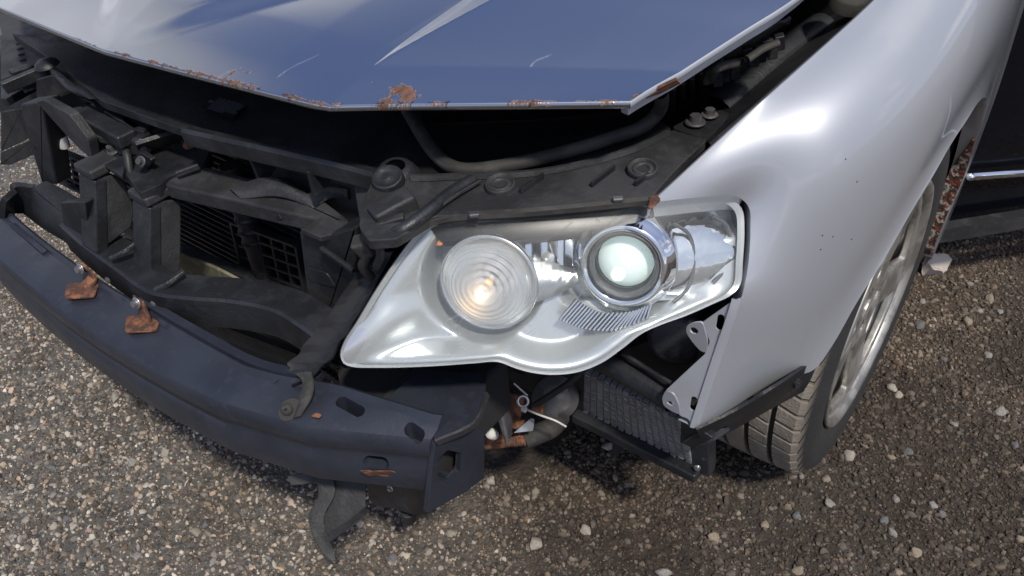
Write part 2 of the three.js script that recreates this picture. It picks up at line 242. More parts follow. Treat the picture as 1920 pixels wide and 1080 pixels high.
{
  const r = rng(5), mat = std({ color: rgb(1, 1, 1), roughness: 0.88 }), d = new THREE.Object3D();
  const layers = [[150000, 0.0014, 0.0030, 0], [80000, 0.0028, 0.0052, 0], [24000, 0.004, 0.0072, 1]];
  const inside = (x, z) => (x < 0.45 && z < 0.45 && x > -0.7) ? false : true;
  layers.forEach(([count, a, b, det], L) => {
    {
      const n = count, im = new THREE.InstancedMesh(pebbleGeo(100 + L * 10, det, 0.78), mat, n); let i = 0;
      while (i < n) {
        let x = -1.3 + 2.9 * r(), z = -1.15 + 2.6 * r(); if (r() < 0.12) { x = -2.8 + 2 * r(); z = -0.6 + 2 * r(); }
        if (!inside(x, z)) continue; const clump = fbm(x * 7, z * 7, 3, 71); if (r() > 0.35 + 1.1 * clump) continue;
        const m = mud(x, z); if (L > 0 && r() < m * 0.15) continue;
        const s = a + (b - a) * Math.pow(r(), 1.6); d.position.set(x, groundY(x, z) + s * 0.18, z); d.rotation.set(r() * 6.28, r() * 6.28, r() * 6.28); d.scale.set(s * (0.8 + 0.6 * r()), s * (0.7 + 0.5 * r()), s * (0.8 + 0.5 * r())); d.updateMatrix();
        im.setMatrixAt(i, d.matrix); im.setColorAt(i, stoneTint(r, m).multiplyScalar(0.92 * damp(x, z))); i++;
      }
      im.name = ['fine_grit', 'loose_gravel', 'coarse_gravel'][L]; im.castShadow = im.receiveShadow = true; im.userData = { kind: 'stuff', label: ['fine sandy grit covering the yard between the gravel', 'small loose gravel chips strewn over the yard', 'coarse gravel chips scattered over the yard'][L], category: ['grit', 'gravel', 'gravel'][L] }; scene.add(im);
    }
  });
  // the bigger stones, one by one
  const geos = [0, 1, 2, 3, 4].map((k) => pebbleGeo(300 + k, 2, 0.7)), tones = [
    ['pale', 'pale cream pebble lying loose on the gravel', rgb(0.36, 0.33, 0.275)], ['grey', 'mid grey pebble half sunk in the gravel', rgb(0.28, 0.265, 0.24)],
    ['tan', 'tan brown pebble half sunk in the gravel', rgb(0.29, 0.235, 0.175)], ['slate', 'dark slate pebble half sunk in the gravel', rgb(0.15, 0.148, 0.15)]];
  const stoneBump = tex(128, 128, (u, v) => grey(fbm(u * 12, v * 12, 4, 8, 12)), { rx: 1, ry: 1 });
  const mats = tones.map(([, , c]) => std({ color: c, map: tex(128, 128, (u, v) => { const k = 0.72 + 0.5 * (fbm(u * 10, v * 10, 5, 88, 10) - 0.25); return [k, k * 0.99, k * 0.97]; }), roughness: 0.85, bumpMap: stoneBump, bumpScale: 0.0012 }));
  let n = 0; const R = rng(77);
  const add = (x, z, s, t) => {
    const m = new THREE.Mesh(geos[n % 5], mats[t]); m.name = numbered('pebble'); m.position.set(x, groundY(x, z) + s * 0.28, z); m.rotation.set(R() * 0.5, R() * 6.28, R() * 0.5); m.scale.set(s * (0.9 + 0.5 * R()), s * (0.8 + 0.4 * R()), s * (0.85 + 0.3 * R())); m.castShadow = m.receiveShadow = true;
    m.userData = { label: tones[t][1], category: 'pebble', group: tones[t][0] + ' pebbles in the gravel' }; scene.add(m); n++;
  };
  geos.forEach((g) => { const p = g.attributes.position, uv = new Float32Array(p.count * 2); for (let i = 0; i < p.count; i++) { uv[2 * i] = p.getX(i) * 0.5 + 0.3 * p.getY(i); uv[2 * i + 1] = p.getZ(i) * 0.5 + 0.3 * p.getY(i); } g.setAttribute('uv', new THREE.BufferAttribute(uv, 2)); });
  for (const [x, , z] of [[0.924, 0, -0.161], [0.916, 0, 0.056], [0.534, 0, 0.29], [0.941, 0, -0.149], [0.545, 0, 0.54], [0.601, 0, 0.469], [0.397, 0, 0.481], [-0.416, 0, 0.768], [-0.187, 0, 0.797]]) add(x, z, 0.009 + R() * 0.003, 0);
  while (n < 190) { const x = -0.5 + 1.9 * R(), z = -0.8 + 2.0 * R(); if (x < 0.5 && z < 0.55) continue; if (x + z < 0.35) continue; const q = R(); add(x, z, 0.0065 + 0.0055 * R() * R(), q < 0.05 ? 0 : q < 0.55 ? 1 : q < 0.85 ? 2 : 3); }
}
// crumpled wrapper by the rear of the wheel
{
  const c = [0.877, 0, -0.585], g = mergeVertices(new THREE.IcosahedronGeometry(1, 5).deleteAttribute('normal').deleteAttribute('uv')), p = g.attributes.position, v = new THREE.Vector3(), r = rng(12), folds = Array.from({ length: 34 }, () => [new THREE.Vector3(r() - 0.5, r() - 0.3, r() - 0.5).normalize(), 0.35 + r() * 0.5]);
  for (let i = 0; i < p.count; i++) { v.fromBufferAttribute(p, i); for (const [n, d] of folds) { const e = v.dot(n) - d; if (e > 0) v.addScaledVector(n, -e * 1.25); } const k = 1 + 0.28 * (Math.abs(fbm(v.x * 3 + v.y * 2 + 9, v.z * 3 + v.y + 4, 3, 52) - 0.5) * 2 - 0.25); p.setXYZ(i, v.x * 0.05 * k, Math.max(v.y, -0.45) * 0.08 * k + 0.006 * Math.sin(v.x * 5 + 1) * Math.sin(v.z * 6), v.z * 0.038 * k); }
  g.translate(0, 0.018, 0); const m = mesh('crumpled_wrapper', toCreasedNormals(g, 0.5), std({ color: rgb(0.55, 0.48, 0.42), roughness: 0.6 }), scene); m.position.set(c[0] - 0.0, 0, c[2]); m.rotation.y = 0.6; m.userData = { label: 'crumpled pale wrapper lying on gravel behind the wheel', category: 'litter' };
}

// ================================================================ the car
const car = thing('damaged_car', 'silver car with front bumper removed, one headlight lit and rusty bonnet edge', 'car');

// ---------------------------------------------------------------- bonnet, resting ajar on its catch
{
  const half = [[0.007, 0.845, 0.694], [0.148, 0.848, 0.684], [0.28, 0.851, 0.674], [0.374, 0.852, 0.665], [0.396, 0.853, 0.661], [0.471, 0.855, 0.618], [0.567, 0.857, 0.564], [0.648, 0.858, 0.516], [0.676, 0.858, 0.499]].map(V);
  half[0].x = 0;
  const left = half.slice(1).reverse().map((p) => new THREE.Vector3(-p.x, p.y - 0.03 * p.x, p.z + 0.03 * p.x));
  const side = [[0.682, 0.858, 0.491], [0.689, 0.862, 0.462], [0.704, 0.868, 0.416], [0.729, 0.877, 0.34], [0.758, 0.888, 0.253]].map(V); side.push(new THREE.Vector3(0.79, 0.916, -0.1), new THREE.Vector3(0.8, 0.95, -0.55));
  const front = new THREE.CatmullRomCurve3([...left, ...half], false, 'centripetal'), fp = [...left.map((p) => p), ...half];
  const sideC = new THREE.CatmullRomCurve3(side, false, 'centripetal');
  const fr = (u) => { // front edge, u -1..1, straight pieces with a soft corner
    const L = fp.length - 1, t = (u + 1) / 2 * L, i = Math.min(Math.floor(t), L - 1); return fp[i].clone().lerp(fp[i + 1], t - i); };
  const xEnd = half[half.length - 1].x;
  const surf = (U, v) => {
    const u = U * 2 - 1, e = fr(u), s = sideC.getPoint(v), s0 = side[0], w = Math.pow(Math.abs(e.x) / xEnd, 1.0), kx = s.x / s0.x;
    const x = e.x * lerp(1, kx, 1), z = lerp(e.z, s.z, 0) + (s.z - s0.z) * lerp(1.0, 1, w) + (1 - w) * 0 - (e.z - s0.z) * v * 0.6;
    const crown = (1 - w * w) * 0.045 * Math.sin(Math.min(v * 1.9, 1.57));
    let y = e.y + (s.y - s0.y) * lerp(0.75, 1, w) + crown;
    y += -0.010 * Math.pow(1 - v, 26) * 0; // nose
    const back = e.z - z; // distance back from the front edge
    const c1 = 0.02 + 0.95 * back, k2 = Math.max(0, back - 0.07), lo = 0.4 + 0.05 * k2, hi = 0.4 + 0.4 * k2;
    y += 0.010 * smooth(0.03, -0.03, Math.abs(x) - c1) * smooth(0.0, 0.12, back);
    y += 0.28 * clamp(Math.abs(x) - lo, 0, hi - lo) * smooth(1.2, 0.3, back); // pressed crease that widens towards the windscreen
    return new THREE.Vector3(x, y, z);
  };
  const nu = 340, nv = 110, vmap = (t) => Math.pow(t, 1.5);
  const top = grid(nu, nv, (u, t) => surf(u, vmap(t)));
  const p = top.attributes.position, uv = top.attributes.uv; const UX = (x) => (x + 0.85) / 1.7, UZ = (z) => (z + 0.6) / 1.35;
  for (let i = 0; i < p.count; i++) uv.setXY(i, UX(p.getX(i)), UZ(p.getZ(i)));
  // rust where the paint has flaked along the front edge
  const W = 1536, H = 1024, edge = []; { let k = 0; for (let i = 0; i < W; i++) { const x = i / W * 1.7 - 0.85; while (k < 400 && fr(k / 200 - 1).x < x) k++; edge[i] = fr(clamp(k / 200 - 1, -1, 1)).z; } }
  const spots = [[...[0.257, 0.865, 0.68], 0.02, 1], [...[0.229, 0.865, 0.683], 0.012, 0.8], [...[0.459, 0.856, 0.607], 0.012, 1], [...[0.455, 0.857, 0.626], 0.01, 0.8], [...[0.684, 0.858, 0.486], 0.007, 1], [...[0.387, 0.853, 0.664], 0.006, 0.7], [...[0.135, 0.86, 0.701], 0.006, 0.6]];
  const rustAt = (x, z, i) => {
    const d = (edge[i] ?? 0) - z, n = fbm(x * 90, z * 90, 5, 13), n2 = fbm(x * 300, z * 300, 3, 14); let m = 0;
    m = Math.max(m, smooth(0.0028, 0.001, d + 0.006 * (n - 0.5)) * smooth(-0.1, 0.1, x) * smooth(0.5, 0.62, fbm(x * 26, 3, 4, 15)));
    for (const [sx, , sz, r, a] of spots) { const q = Math.hypot((x - sx) * 0.6, (z - sz) * 1.5) / r; m = Math.max(m, a * smooth(0.4, 0.66, 1.05 - q * 0.8 + (n - 0.5) * 2.6 + (n2 - 0.5) * 1.4)); }
    return m;
  };
  const scratch = (x, z) => { let s = 0; for (const [ax, az, bx, bz] of [[0.30, 0.648, 0.318, 0.60], [0.222, 0.676, 0.232, 0.655], [0.27, 0.70, 0.285, 0.668], [0.555, 0.505, 0.562, 0.48]]) { const t = clamp(((x - ax) * (bx - ax) + (z - az) * (bz - az)) / ((bx - ax) ** 2 + (bz - az) ** 2)), d = Math.hypot(x - ax - t * (bx - ax) + 0.002 * Math.sin(t * 5), z - az - t * (bz - az)); s = Math.max(s, smooth(0.0016, 0.0004, d) * (0.05 + 0.3 * hash(Math.floor(t * 40), 3))); } return s; };
  const rust = new Float32Array(W * H), scr = new Float32Array(W * H); for (let j = Math.floor(H * 0.66); j < H; j++) for (let i = Math.floor(W * 0.45); i < W; i++) { const x = i / W * 1.7 - 0.85, z = j / H * 1.35 - 0.6; if (z < edge[i] - 0.13) continue; rust[j * W + i] = rustAt(x, z, i); scr[j * W + i] = scratch(x, z); }
  const mk = (fn, srgb) => { const t = tex(W, H, (u, v) => fn(Math.round(v * H) * W + Math.round(u * W), u, v), { srgb }); return t; };
  const enc = (c) => c.map((q) => Math.pow(q, 1 / 2.2));
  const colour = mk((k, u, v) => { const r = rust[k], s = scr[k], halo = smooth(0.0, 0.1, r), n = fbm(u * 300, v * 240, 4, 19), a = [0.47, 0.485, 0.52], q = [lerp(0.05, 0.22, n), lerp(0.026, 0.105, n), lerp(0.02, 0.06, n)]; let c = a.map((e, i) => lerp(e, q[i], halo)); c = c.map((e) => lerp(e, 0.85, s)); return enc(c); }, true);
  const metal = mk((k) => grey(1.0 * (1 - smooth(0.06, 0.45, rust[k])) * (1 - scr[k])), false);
  const roughT = mk((k) => grey(lerp(0.19, 0.9, smooth(0.06, 0.45, rust[k]))), false);
  const coat = mk((k) => grey(1 - smooth(0.01, 0.2, rust[k]) - 0.7 * scr[k]), false);
  const bumpT = mk((k, u, v) => grey(0.5 + rust[k] * (fbm(u * 400, v * 320, 3, 23) - 0.5) - 0.25 * smooth(0.1, 0.5, rust[k])), false);
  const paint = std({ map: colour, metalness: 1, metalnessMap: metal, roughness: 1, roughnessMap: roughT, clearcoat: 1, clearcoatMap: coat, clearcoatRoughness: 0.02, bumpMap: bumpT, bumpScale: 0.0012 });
  const bonnet = part('bonnet', car);
  const under = grid(nu, 30, (u, t) => { const q = surf(u, vmap(t)); const w = Math.abs(u * 2 - 1); return new THREE.Vector3(q.x * 0.985, q.y - 0.008, q.z - 0.004 * (1 - t)); });
  // the folded hem joins skin and lining all round the front and sides
  const rim = (f, n) => grid(n, 4, (t, k) => { const a = f(t), b = a.clone(); const an = k * Math.PI; b.y -= 0.004 * (1 - Math.cos(an)); const out = new THREE.Vector3(a.x, 0, a.z - 0.1).normalize().multiplyScalar(0.002 * Math.sin(an)); return b.add(out).multiplyScalar(1); });
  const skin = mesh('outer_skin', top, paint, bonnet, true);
  const hem = rim((t) => surf(t, 0), 200), hemUV = hem.attributes.uv, hp = hem.attributes.position; for (let i = 0; i < hp.count; i++) hemUV.setXY(i, UX(hp.getX(i)), UZ(hp.getZ(i) - 0.002 - 0.0016 * Math.floor(i / 201) - 0.002 * hash(i % 201, Math.floor(i / 201), 4)));
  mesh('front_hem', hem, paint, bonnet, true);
  mesh('inner_lining', under, M.plastic, bonnet);
  for (const s of [1, 0]) {
    mesh('side_hem', rim((t) => surf(s, vmap(t)), 70), M.silver, bonnet);
    const path = Array.from({ length: 12 }, (_, i) => { const q = surf(s, vmap(0.16 + i / 11 * 0.8)); return [q.x - (s ? 1 : -1) * 0.016, q.y - 0.018, q.z]; });
    mesh('frame_rail', sweep(path, [[-0.004, -0.006], [0.006, -0.006], [0.006, 0.006], [-0.004, 0.006]], { n: 40 }), M.silver, bonnet);
  }
  // rusted corner of the frame
  mesh('rusty_corner', ribbon([[0.678, 0.853, 0.472], [0.689, 0.86, 0.462], [0.703, 0.868, 0.45]], [[0.671, 0.84, 0.455], [0.683, 0.846, 0.444], [0.698, 0.855, 0.431]], 0.003, 12, 4, 0.001), M.rust, bonnet);
}

// ---------------------------------------------------------------- left front wing
const archR = 0.36, archY = 0.318;
const inner = [[0.71, 0.748, 0.501], [0.727, 0.775, 0.468], [0.755, 0.81, 0.378], [0.779, 0.84, 0.299], [0.804, 0.872, 0.15]].map(V); inner.push(new THREE.Vector3(0.815, 0.9, -0.05), new THREE.Vector3(0.83, 0.935, -0.5));
const innerC = new THREE.CatmullRomCurve3(inner, false, 'centripetal'); const innerPts = innerC.getPoints(200);
const innerAt = (z) => { let i = 0; while (i < 199 && innerPts[i + 1].z > z) i++; const a = innerPts[i], b = innerPts[i + 1], t = clamp((a.z - z) / (a.z - b.z)); return a.clone().lerp(b, t); };
const tab = (T, z) => { for (let i = 0; i < T.length - 1; i++) if (z <= T[i][0] && z >= T[i + 1][0]) { const t = (T[i][0] - z) / (T[i][0] - T[i + 1][0]); return lerp(T[i][1], T[i + 1][1], t); } return z > T[0][0] ? T[0][1] : T[T.length - 1][1]; };
const sideX = (z) => tab([[0.51, 0.80], [0.42, 0.848], [0.37, 0.866], [0.327, 0.886], [0.25, 0.906], [0.15, 0.917], [0, 0.92], [-0.2, 0.914], [-0.36, 0.905], [-0.5, 0.898]], z);
const bottomY = (z) => { const a = Math.abs(z); if (a < 0.333) return archY + Math.sqrt(archR * archR - z * z); if (z > 0) return tab([[0.512, 0.443], [0.333, archY + Math.sqrt(archR * archR - 0.333 * 0.333)]], z); return Math.max(0.2, archY + Math.sqrt(Math.max(0, archR * archR - z * z)) - (a > archR ? (a - archR) * 40 : 0)); };
function wing() {
  const keys = [[...[0.704, 0.74, 0.491]], [...[0.74, 0.735, 0.448]], [...[0.769, 0.726, 0.412]], [...[0.783, 0.715, 0.408]], [...[0.793, 0.694, 0.419]], [...[0.804, 0.658, 0.439]], [...[0.809, 0.629, 0.458]], [...[0.804, 0.544, 0.483]], [...[0.798, 0.444, 0.512]]];
  const ts = [0, 0.17, 0.32, 0.38, 0.44, 0.56, 0.66, 0.84, 1];
  const secs = [keys.map(V)];
  for (const z of [0.375, 0.345, 0.32, 0.285, 0.24, 0.19, 0.13, 0.065, 0, -0.065, -0.13, -0.19, -0.24, -0.285, -0.32, -0.345, -0.362, -0.372, -0.42, -0.48]) {
    const a = innerAt(z), xs = sideX(z), yb = bottomY(z), w = xs - a.x, ym = Math.min(a.y - 0.13, Math.max(yb + 0.05, a.y - 0.16));
    secs.push([[a.x, a.y], [a.x + 0.3 * w, a.y - 0.006], [a.x + 0.6 * w, a.y - 0.022], [a.x + 0.76 * w, a.y - 0.042], [a.x + 0.9 * w, a.y - 0.075], [xs - 0.003, lerp(a.y - 0.075, yb, 0.3)], [xs, lerp(a.y - 0.075, yb, 0.5)], [xs - 0.003, lerp(a.y - 0.075, yb, 0.78)], [xs + (Math.abs(z) < 0.36 ? 0.002 : -0.008), yb]].map(([x, y]) => new THREE.Vector3(x, y, z)));
  }
  const NT = 64, cols = [];
  for (let j = 0; j <= NT; j++) { const t = j / NT; let i = 0; while (i < ts.length - 2 && ts[i + 1] < t) i++; const f = (t - ts[i]) / (ts[i + 1] - ts[i]); cols.push(secs.map((s) => new THREE.CatmullRomCurve3(s, false, 'centripetal').getPoint((i + f) / (ts.length - 1)))); }
  const NS = 110, rows = cols.map((c) => new THREE.CatmullRomCurve3(c, false, 'centripetal').getPoints(NS));
  for (let it = 0; it < 60; it++) for (let j = 1; j < NT; j++) for (let i = 1; i < NS; i++) { const p = rows[j][i]; p.lerp(rows[j - 1][i].clone().add(rows[j + 1][i]).add(rows[j][i - 1]).add(rows[j][i + 1]).multiplyScalar(0.25), 0.5); }
  const skin = grid(NS, NT, (u, v) => rows[Math.round(v * NT)][Math.round(u * NS)]);
  const lipB = rows[NT], lipT = rows[0], fr = rows.map((r) => r[0]);
  const lip = grid(NS, 3, (u, v) => { const p = lipB[Math.round(u * NS)].clone(); const k = v * 3; if (k >= 1) p.x -= 0.004; if (k >= 2) p.x -= 0.012; if (k >= 3) p.x -= 0.012; if (k === 1) p.y -= 0.003; if (k >= 2) p.y -= 0.001; return p; });
  const top = grid(NS, 3, (u, v) => { const p = lipT[Math.round(u * NS)].clone(), k = Math.round(v * 3); p.x -= [0, 0.003, 0.005, 0.006][k]; p.y -= [0, 0.001, 0.006, 0.03][k]; return p; });
  const fe = grid(NT, 2, (u, v) => { const p = fr[Math.round(u * NT)].clone(), k = Math.round(v * 2); const d = u < 0.34 ? [0, -0.012, -0.004] : [-0.008, -0.003, -0.010]; return p.add(new THREE.Vector3(...d).multiplyScalar(k)); });
  return { skin, lip, top, fe, rows, NS, NT };
}
const wingShape = wing();
{
  const L = part('left_wing', car);
  mesh('wing_skin', wingShape.skin, M.silver, L, true); mesh('arch_lip', wingShape.lip, M.silver, L); mesh('bonnet_gap_flange', wingShape.top, M.silver, L); mesh('headlight_edge_flange', wingShape.fe, M.silver, L);
  const R = part('right_wing', car), mir = (g) => { const q = (g.index ? g.toNonIndexed() : g.clone()); q.scale(-1, 1, 1); q.computeVertexNormals(); return mergeVertices(q.deleteAttribute('uv').deleteAttribute('normal')); };
  const sm = (g) => { const q = mir(g); q.computeVertexNormals(); return q; };
  mesh('wing_skin', sm(wingShape.skin), M.silver, R); mesh('arch_lip', sm(wingShape.lip), M.silver, R); mesh('bonnet_gap_flange', sm(wingShape.top), M.silver, R);
  // rust eating the rear edge of the wheel arch
  const B = wingShape.rows[wingShape.NT].filter((p) => p.z < -0.16 && p.y > 0.2 && p.y < 0.5), inn = B.map((p) => [p.x - 0.003, p.y - 0.0045, p.z + 0.003]), inn2 = B.map((p) => [p.x - 0.004 - 0.024 * smooth(0.52, 0.4, p.y), p.y - 0.006, p.z + 0.004]);
  mesh('rusty_arch_edge', ribbon(inn, inn2, 0.003, 60, 4), M.rustFlake, L);
  // stone chips in the paint
  const chips = [[0.865, 0.77, 0.342], [0.893, 0.74, 0.333], [0.886, 0.68, 0.389], [0.896, 0.68, 0.375], [0.906, 0.66, 0.337], [0.892, 0.66, 0.391]].map((c) => { const q = new THREE.IcosahedronGeometry(0.0009, 1), pos = wingShape.skin.attributes.position, w = new THREE.Vector3(), best = new THREE.Vector3(), t = V(c); let bd = 9; for (let i = 0; i < pos.count; i++) { w.fromBufferAttribute(pos, i); const e = w.distanceTo(t); if (e < bd) { bd = e; best.copy(w); } } q.translate(best.x, best.y, best.z); return q; });
  const cm = mesh('paint_chips', chips, M.void, L); cm.userData.kind = 'stuff';
  // mounting flange below the headlight
  const F = part('headlight_mounting_flange', car);
  mesh('flange_plate', plate([[0.811, 0.629, 0.458], [0.801, 0.622, 0.461], [0.772, 0.584, 0.476], [0.786, 0.563, 0.48], [0.784, 0.545, 0.485], [0.762, 0.506, 0.499], [0.747, 0.479, 0.508], [0.762, 0.462, 0.511], [0.773, 0.452, 0.513], [0.783, 0.452, 0.511], [0.793, 0.442, 0.513], [0.799, 0.444, 0.512]], 0.0025, { holes: [{ slot: [[0.792, 0.596, 0.469], [0.793, 0.585, 0.473]], r: 0.0042 }, { slot: [[0.785, 0.481, 0.503], [0.786, 0.47, 0.506]], r: 0.004 }] }), M.silver, F);
  mesh('flange_tab', plate([[0.791, 0.627, 0.52], [0.782, 0.622, 0.52], [0.772, 0.612, 0.52], [0.772, 0.601, 0.52], [0.783, 0.589, 0.52], [0.793, 0.582, 0.52], [0.8, 0.583, 0.52], [0.8, 0.602, 0.52]], 0.0025, { round: 0.006, holes: [{ at: [0.782, 0.609, 0.52], r: 0.0052, r2: 0.0045 }] }), M.silver, F);
  mesh('flange_tab', plate([[0.771, 0.513, 0.535], [0.76, 0.511, 0.535], [0.756, 0.495, 0.535], [0.759, 0.483, 0.535], [0.769, 0.48, 0.535], [0.783, 0.48, 0.535], [0.78, 0.497, 0.535]], 0.0025, { round: 0.006, holes: [{ at: [0.769, 0.493, 0.535], r: 0.0052, r2: 0.003 }] }), M.silver, F);
  const edgeA = wingShape.rows.slice(Math.round(wingShape.NT * 0.67)).map((r) => r[0].clone());
  mesh('flange_fold', ribbon(edgeA.map((p) => [p.x, p.y, p.z]), edgeA.map((p) => [p.x - 0.009, p.y + 0.001, p.z + 0.0045]), 0.0022, 24, 4, 0.001), M.silver, F);
}

// ---------------------------------------------------------------- headlight
const HT = new THREE.Vector3(0.446, 0.59, 0.766), H1 = new THREE.Vector3(0.7509, 0.0255, -0.6597).normalize(), H2 = new THREE.Vector3(-0.375, 0.838, -0.395), HN = new THREE.Vector3(0.543, 0.544, 0.639);
const HB = (s, t) => 0.045 * (1 - ((s - 0.24) / 0.27) ** 2) + 0.012 * (1 - ((t - 0.08) / 0.12) ** 2);
const lamp = (s, t, off = 0) => HT.clone().addScaledVector(H1, s).addScaledVector(H2, t).addScaledVector(HN, HB(s, t) + off); // a point on the cover lens, or off metres in front of it
{
  const HL = part('headlight', car);
  const raw = [[0.005, 0], [0.012, 0.015], [0.032, 0.039], [0.059, 0.073], [0.085, 0.103], [0.104, 0.123], [0.119, 0.136], [0.136, 0.143], [0.188, 0.142], [0.247, 0.141], [0.306, 0.139], [0.366, 0.138], [0.422, 0.134], [0.46, 0.132], [0.481, 0.128], [0.49, 0.117], [0.49, 0.094], [0.485, 0.058], [0.48, 0.031], [0.467, 0.02], [0.444, 0.013], [0.411, 0.004], [0.378, -0.003], [0.356, -0.01], [0.333, -0.024], [0.308, -0.038], [0.279, -0.046], [0.252, -0.046], [0.228, -0.041], [0.208, -0.033], [0.188, -0.023], [0.163, -0.022], [0.109, -0.021], [0.046, -0.018], [0.017, -0.015], [0.007, -0.01]];
  const outC = new THREE.CatmullRomCurve3(raw.map(([s, t]) => new THREE.Vector3(s, t, 0)), true, 'centripetal'), NO = 220, out = outC.getSpacedPoints(NO).slice(0, NO);
  const ctr = new THREE.Vector2(0.255, 0.05);
  const disc = (scale, off, rings = 22) => { // sheet that fills the outline, off(s, t, ring) behind the lens
    const pos = [], idx = [];
    for (let k = 0; k <= rings; k++) for (let i = 0; i < NO; i++) { const q = (k / rings) * scale, s = lerp(ctr.x, out[i].x, q), t = lerp(ctr.y, out[i].y, q), p = lamp(s, t, off(s, t, k / rings)); pos.push(p.x, p.y, p.z); }
    for (let k = 0; k < rings; k++) for (let i = 0; i < NO; i++) { const a = k * NO + i, b = k * NO + (i + 1) % NO; idx.push(a, b, a + NO, b, b + NO, a + NO); }
    const g = new THREE.BufferGeometry(); g.setAttribute('position', new THREE.Float32BufferAttribute(pos, 3)); g.setIndex(idx); g.computeVertexNormals(); return g;
  };
  const wall = (scaleA, offA, scaleB, offB, n = 4) => { const pos = [], idx = []; for (let k = 0; k <= n; k++) for (let i = 0; i < NO; i++) { const q = lerp(scaleA, scaleB, k / n), p = lamp(lerp(ctr.x, out[i].x, q), lerp(ctr.y, out[i].y, q), lerp(offA, offB, k / n)); pos.push(p.x, p.y, p.z); } for (let k = 0; k < n; k++) for (let i = 0; i < NO; i++) { const a = k * NO + i, b = k * NO + (i + 1) % NO; idx.push(a, b, a + NO, b, b + NO, a + NO); } const g = new THREE.BufferGeometry(); g.setAttribute('position', new THREE.Float32BufferAttribute(pos, 3)); g.setIndex(idx); g.computeVertexNormals(); return g; };
  mesh('cover_lens', disc(0.985, (s, t, k) => -0.006 * Math.pow(k, 8)), M.coverLens, HL);
  mesh('lens_edge', [wall(1.0, -0.012, 0.99, -0.004), wall(0.99, -0.004, 0.955, -0.007), wall(1.0, -0.03, 1.0, -0.012)], M.lensEdge, HL);
  mesh('housing', [wall(0.99, -0.03, 0.82, -0.14, 8), disc(0.82, () => -0.14, 4)], M.plastic, HL);
  // satin tray around the lamps, with the crease that runs from its inner corner
  const TS = [0.183, 0.07], PS = [0.342, 0.076];
  const tray = (s, t, k) => {
    const crease = (() => { const ax = 0.01, ay = 0.005, bx = 0.15, by = 0.055, u = clamp(((s - ax) * (bx - ax) + (t - ay) * (by - ay)) / ((bx - ax) ** 2 + (by - ay) ** 2)); return Math.hypot(s - ax - u * (bx - ax), t - ay - u * (by - ay)); })();
    const basin = smooth(0.97, 0.62, k); let o = -0.012 - 0.03 * basin; o += 0.013 * smooth(0.035, 0, crease) * smooth(0.17, 0.06, s);
    const dT = Math.hypot(s - TS[0], t - TS[1]), dP = Math.hypot(s - PS[0], t - PS[1]);
    o -= 0.035 * smooth(0.075, 0.055, dT) + 0.035 * smooth(0.085, 0.06, dP) * (t > 0.03 ? 1 : 0.4); o -= 0.03 * smooth(0.085, 0.105, t) * smooth(0.13, 0.17, s) * (1 - smooth(0.075, 0.055, dT)); return o;
  };
  mesh('reflector_tray', disc(0.972, tray, 60), M.satin, HL);
  // dark shade along the top
  mesh('top_shade', ribbon([[0.51, 0.732, 0.65], [0.605, 0.736, 0.578], [0.692, 0.731, 0.494], [0.729, 0.724, 0.452]], [[0.527, 0.703, 0.642], [0.606, 0.707, 0.581], [0.662, 0.709, 0.524], [0.727, 0.707, 0.444]], 0.002, 24, 6, 0.003), M.plasticDusty, HL);
  mesh('top_shade_strip', ribbon([[0.573, 0.744, 0.613], [0.618, 0.745, 0.575], [0.663, 0.744, 0.532]], [[0.576, 0.743, 0.615], [0.621, 0.744, 0.577], [0.665, 0.743, 0.534]], 0.003, 10, 2), M.satin, HL);
  // turn signal
  const tAxis = new THREE.Vector3(0.38, 0.3, 0.87).normalize(), tc = V([0.577, 0.666, 0.63]);
  mesh('signal_bowl', lathe([[0.018, -0.03], [0.03, -0.026], [0.045, -0.01], [0.054, 0.006], [0.057, 0.007], [0.058, 0.004], [0.05, -0.018], [0.03, -0.034]], tc, tAxis, 64), M.chromeSoft, HL);
  const rings = []; for (let i = 0; i <= 60; i++) { const a = i / 60; const r = 0.05 * Math.sin(a * Math.PI / 2), h = 0.004 + 0.026 * Math.cos(a * Math.PI / 2) + 0.0011 * Math.sin(a * 60); rings.push([r, h]); } rings.push([0.0505, -0.02]);
  mesh('signal_lens', lathe(rings, tc, tAxis, 72), M.hazedGlass, HL);
  const bulbAt = tc.clone().addScaledVector(tAxis, 0.004);
  mesh('bulb_holder', lathe([[0, -0.007], [0.0045, -0.008], [0.006, -0.022], [0.006, -0.03], [0, -0.03]], bulbAt, tAxis, 20), M.steelDull, HL);
  mesh('signal_bulb', lathe([[0, 0.006], [0.003, 0.005], [0.0048, 0.002], [0.005, -0.002], [0.0035, -0.006], [0, -0.007]], bulbAt, tAxis, 20), std({ color: rgb(0.9, 0.5, 0.12), roughness: 0.25, emissive: rgb(1, 0.5, 0.1), emissiveIntensity: 0.55 }), HL);
  const sl = new THREE.PointLight(new THREE.Color(1, 0.6, 0.25), 0.0003); sl.position.copy(bulbAt.clone().addScaledVector(tAxis, 0.002)); sl.shadow.radius = 0.3; sl.castShadow = true; HL.add(sl);
  // projector
  const pAxis = new THREE.Vector3(0.36, 0.3, 0.88).normalize(), pc = V([0.69, 0.67, 0.521]), P = (d) => pc.clone().addScaledVector(pAxis, d);
  mesh('projector_shroud', lathe([[0.042, 0.016], [0.046, 0.019], [0.05, 0.016], [0.053, 0.009], [0.058, 0.006], [0.06, -0.002], [0.058, -0.05], [0.04, -0.055]], pc, pAxis, 72), M.chrome, HL);
  mesh('projector_ring', [lathe([[0.034, 0.008], [0.036, 0.0135], [0.0395, 0.0145], [0.0415, 0.011], [0.0425, 0.004], [0.0425, -0.012], [0.034, -0.012]], pc, pAxis, 64)], M.steelDull, HL);
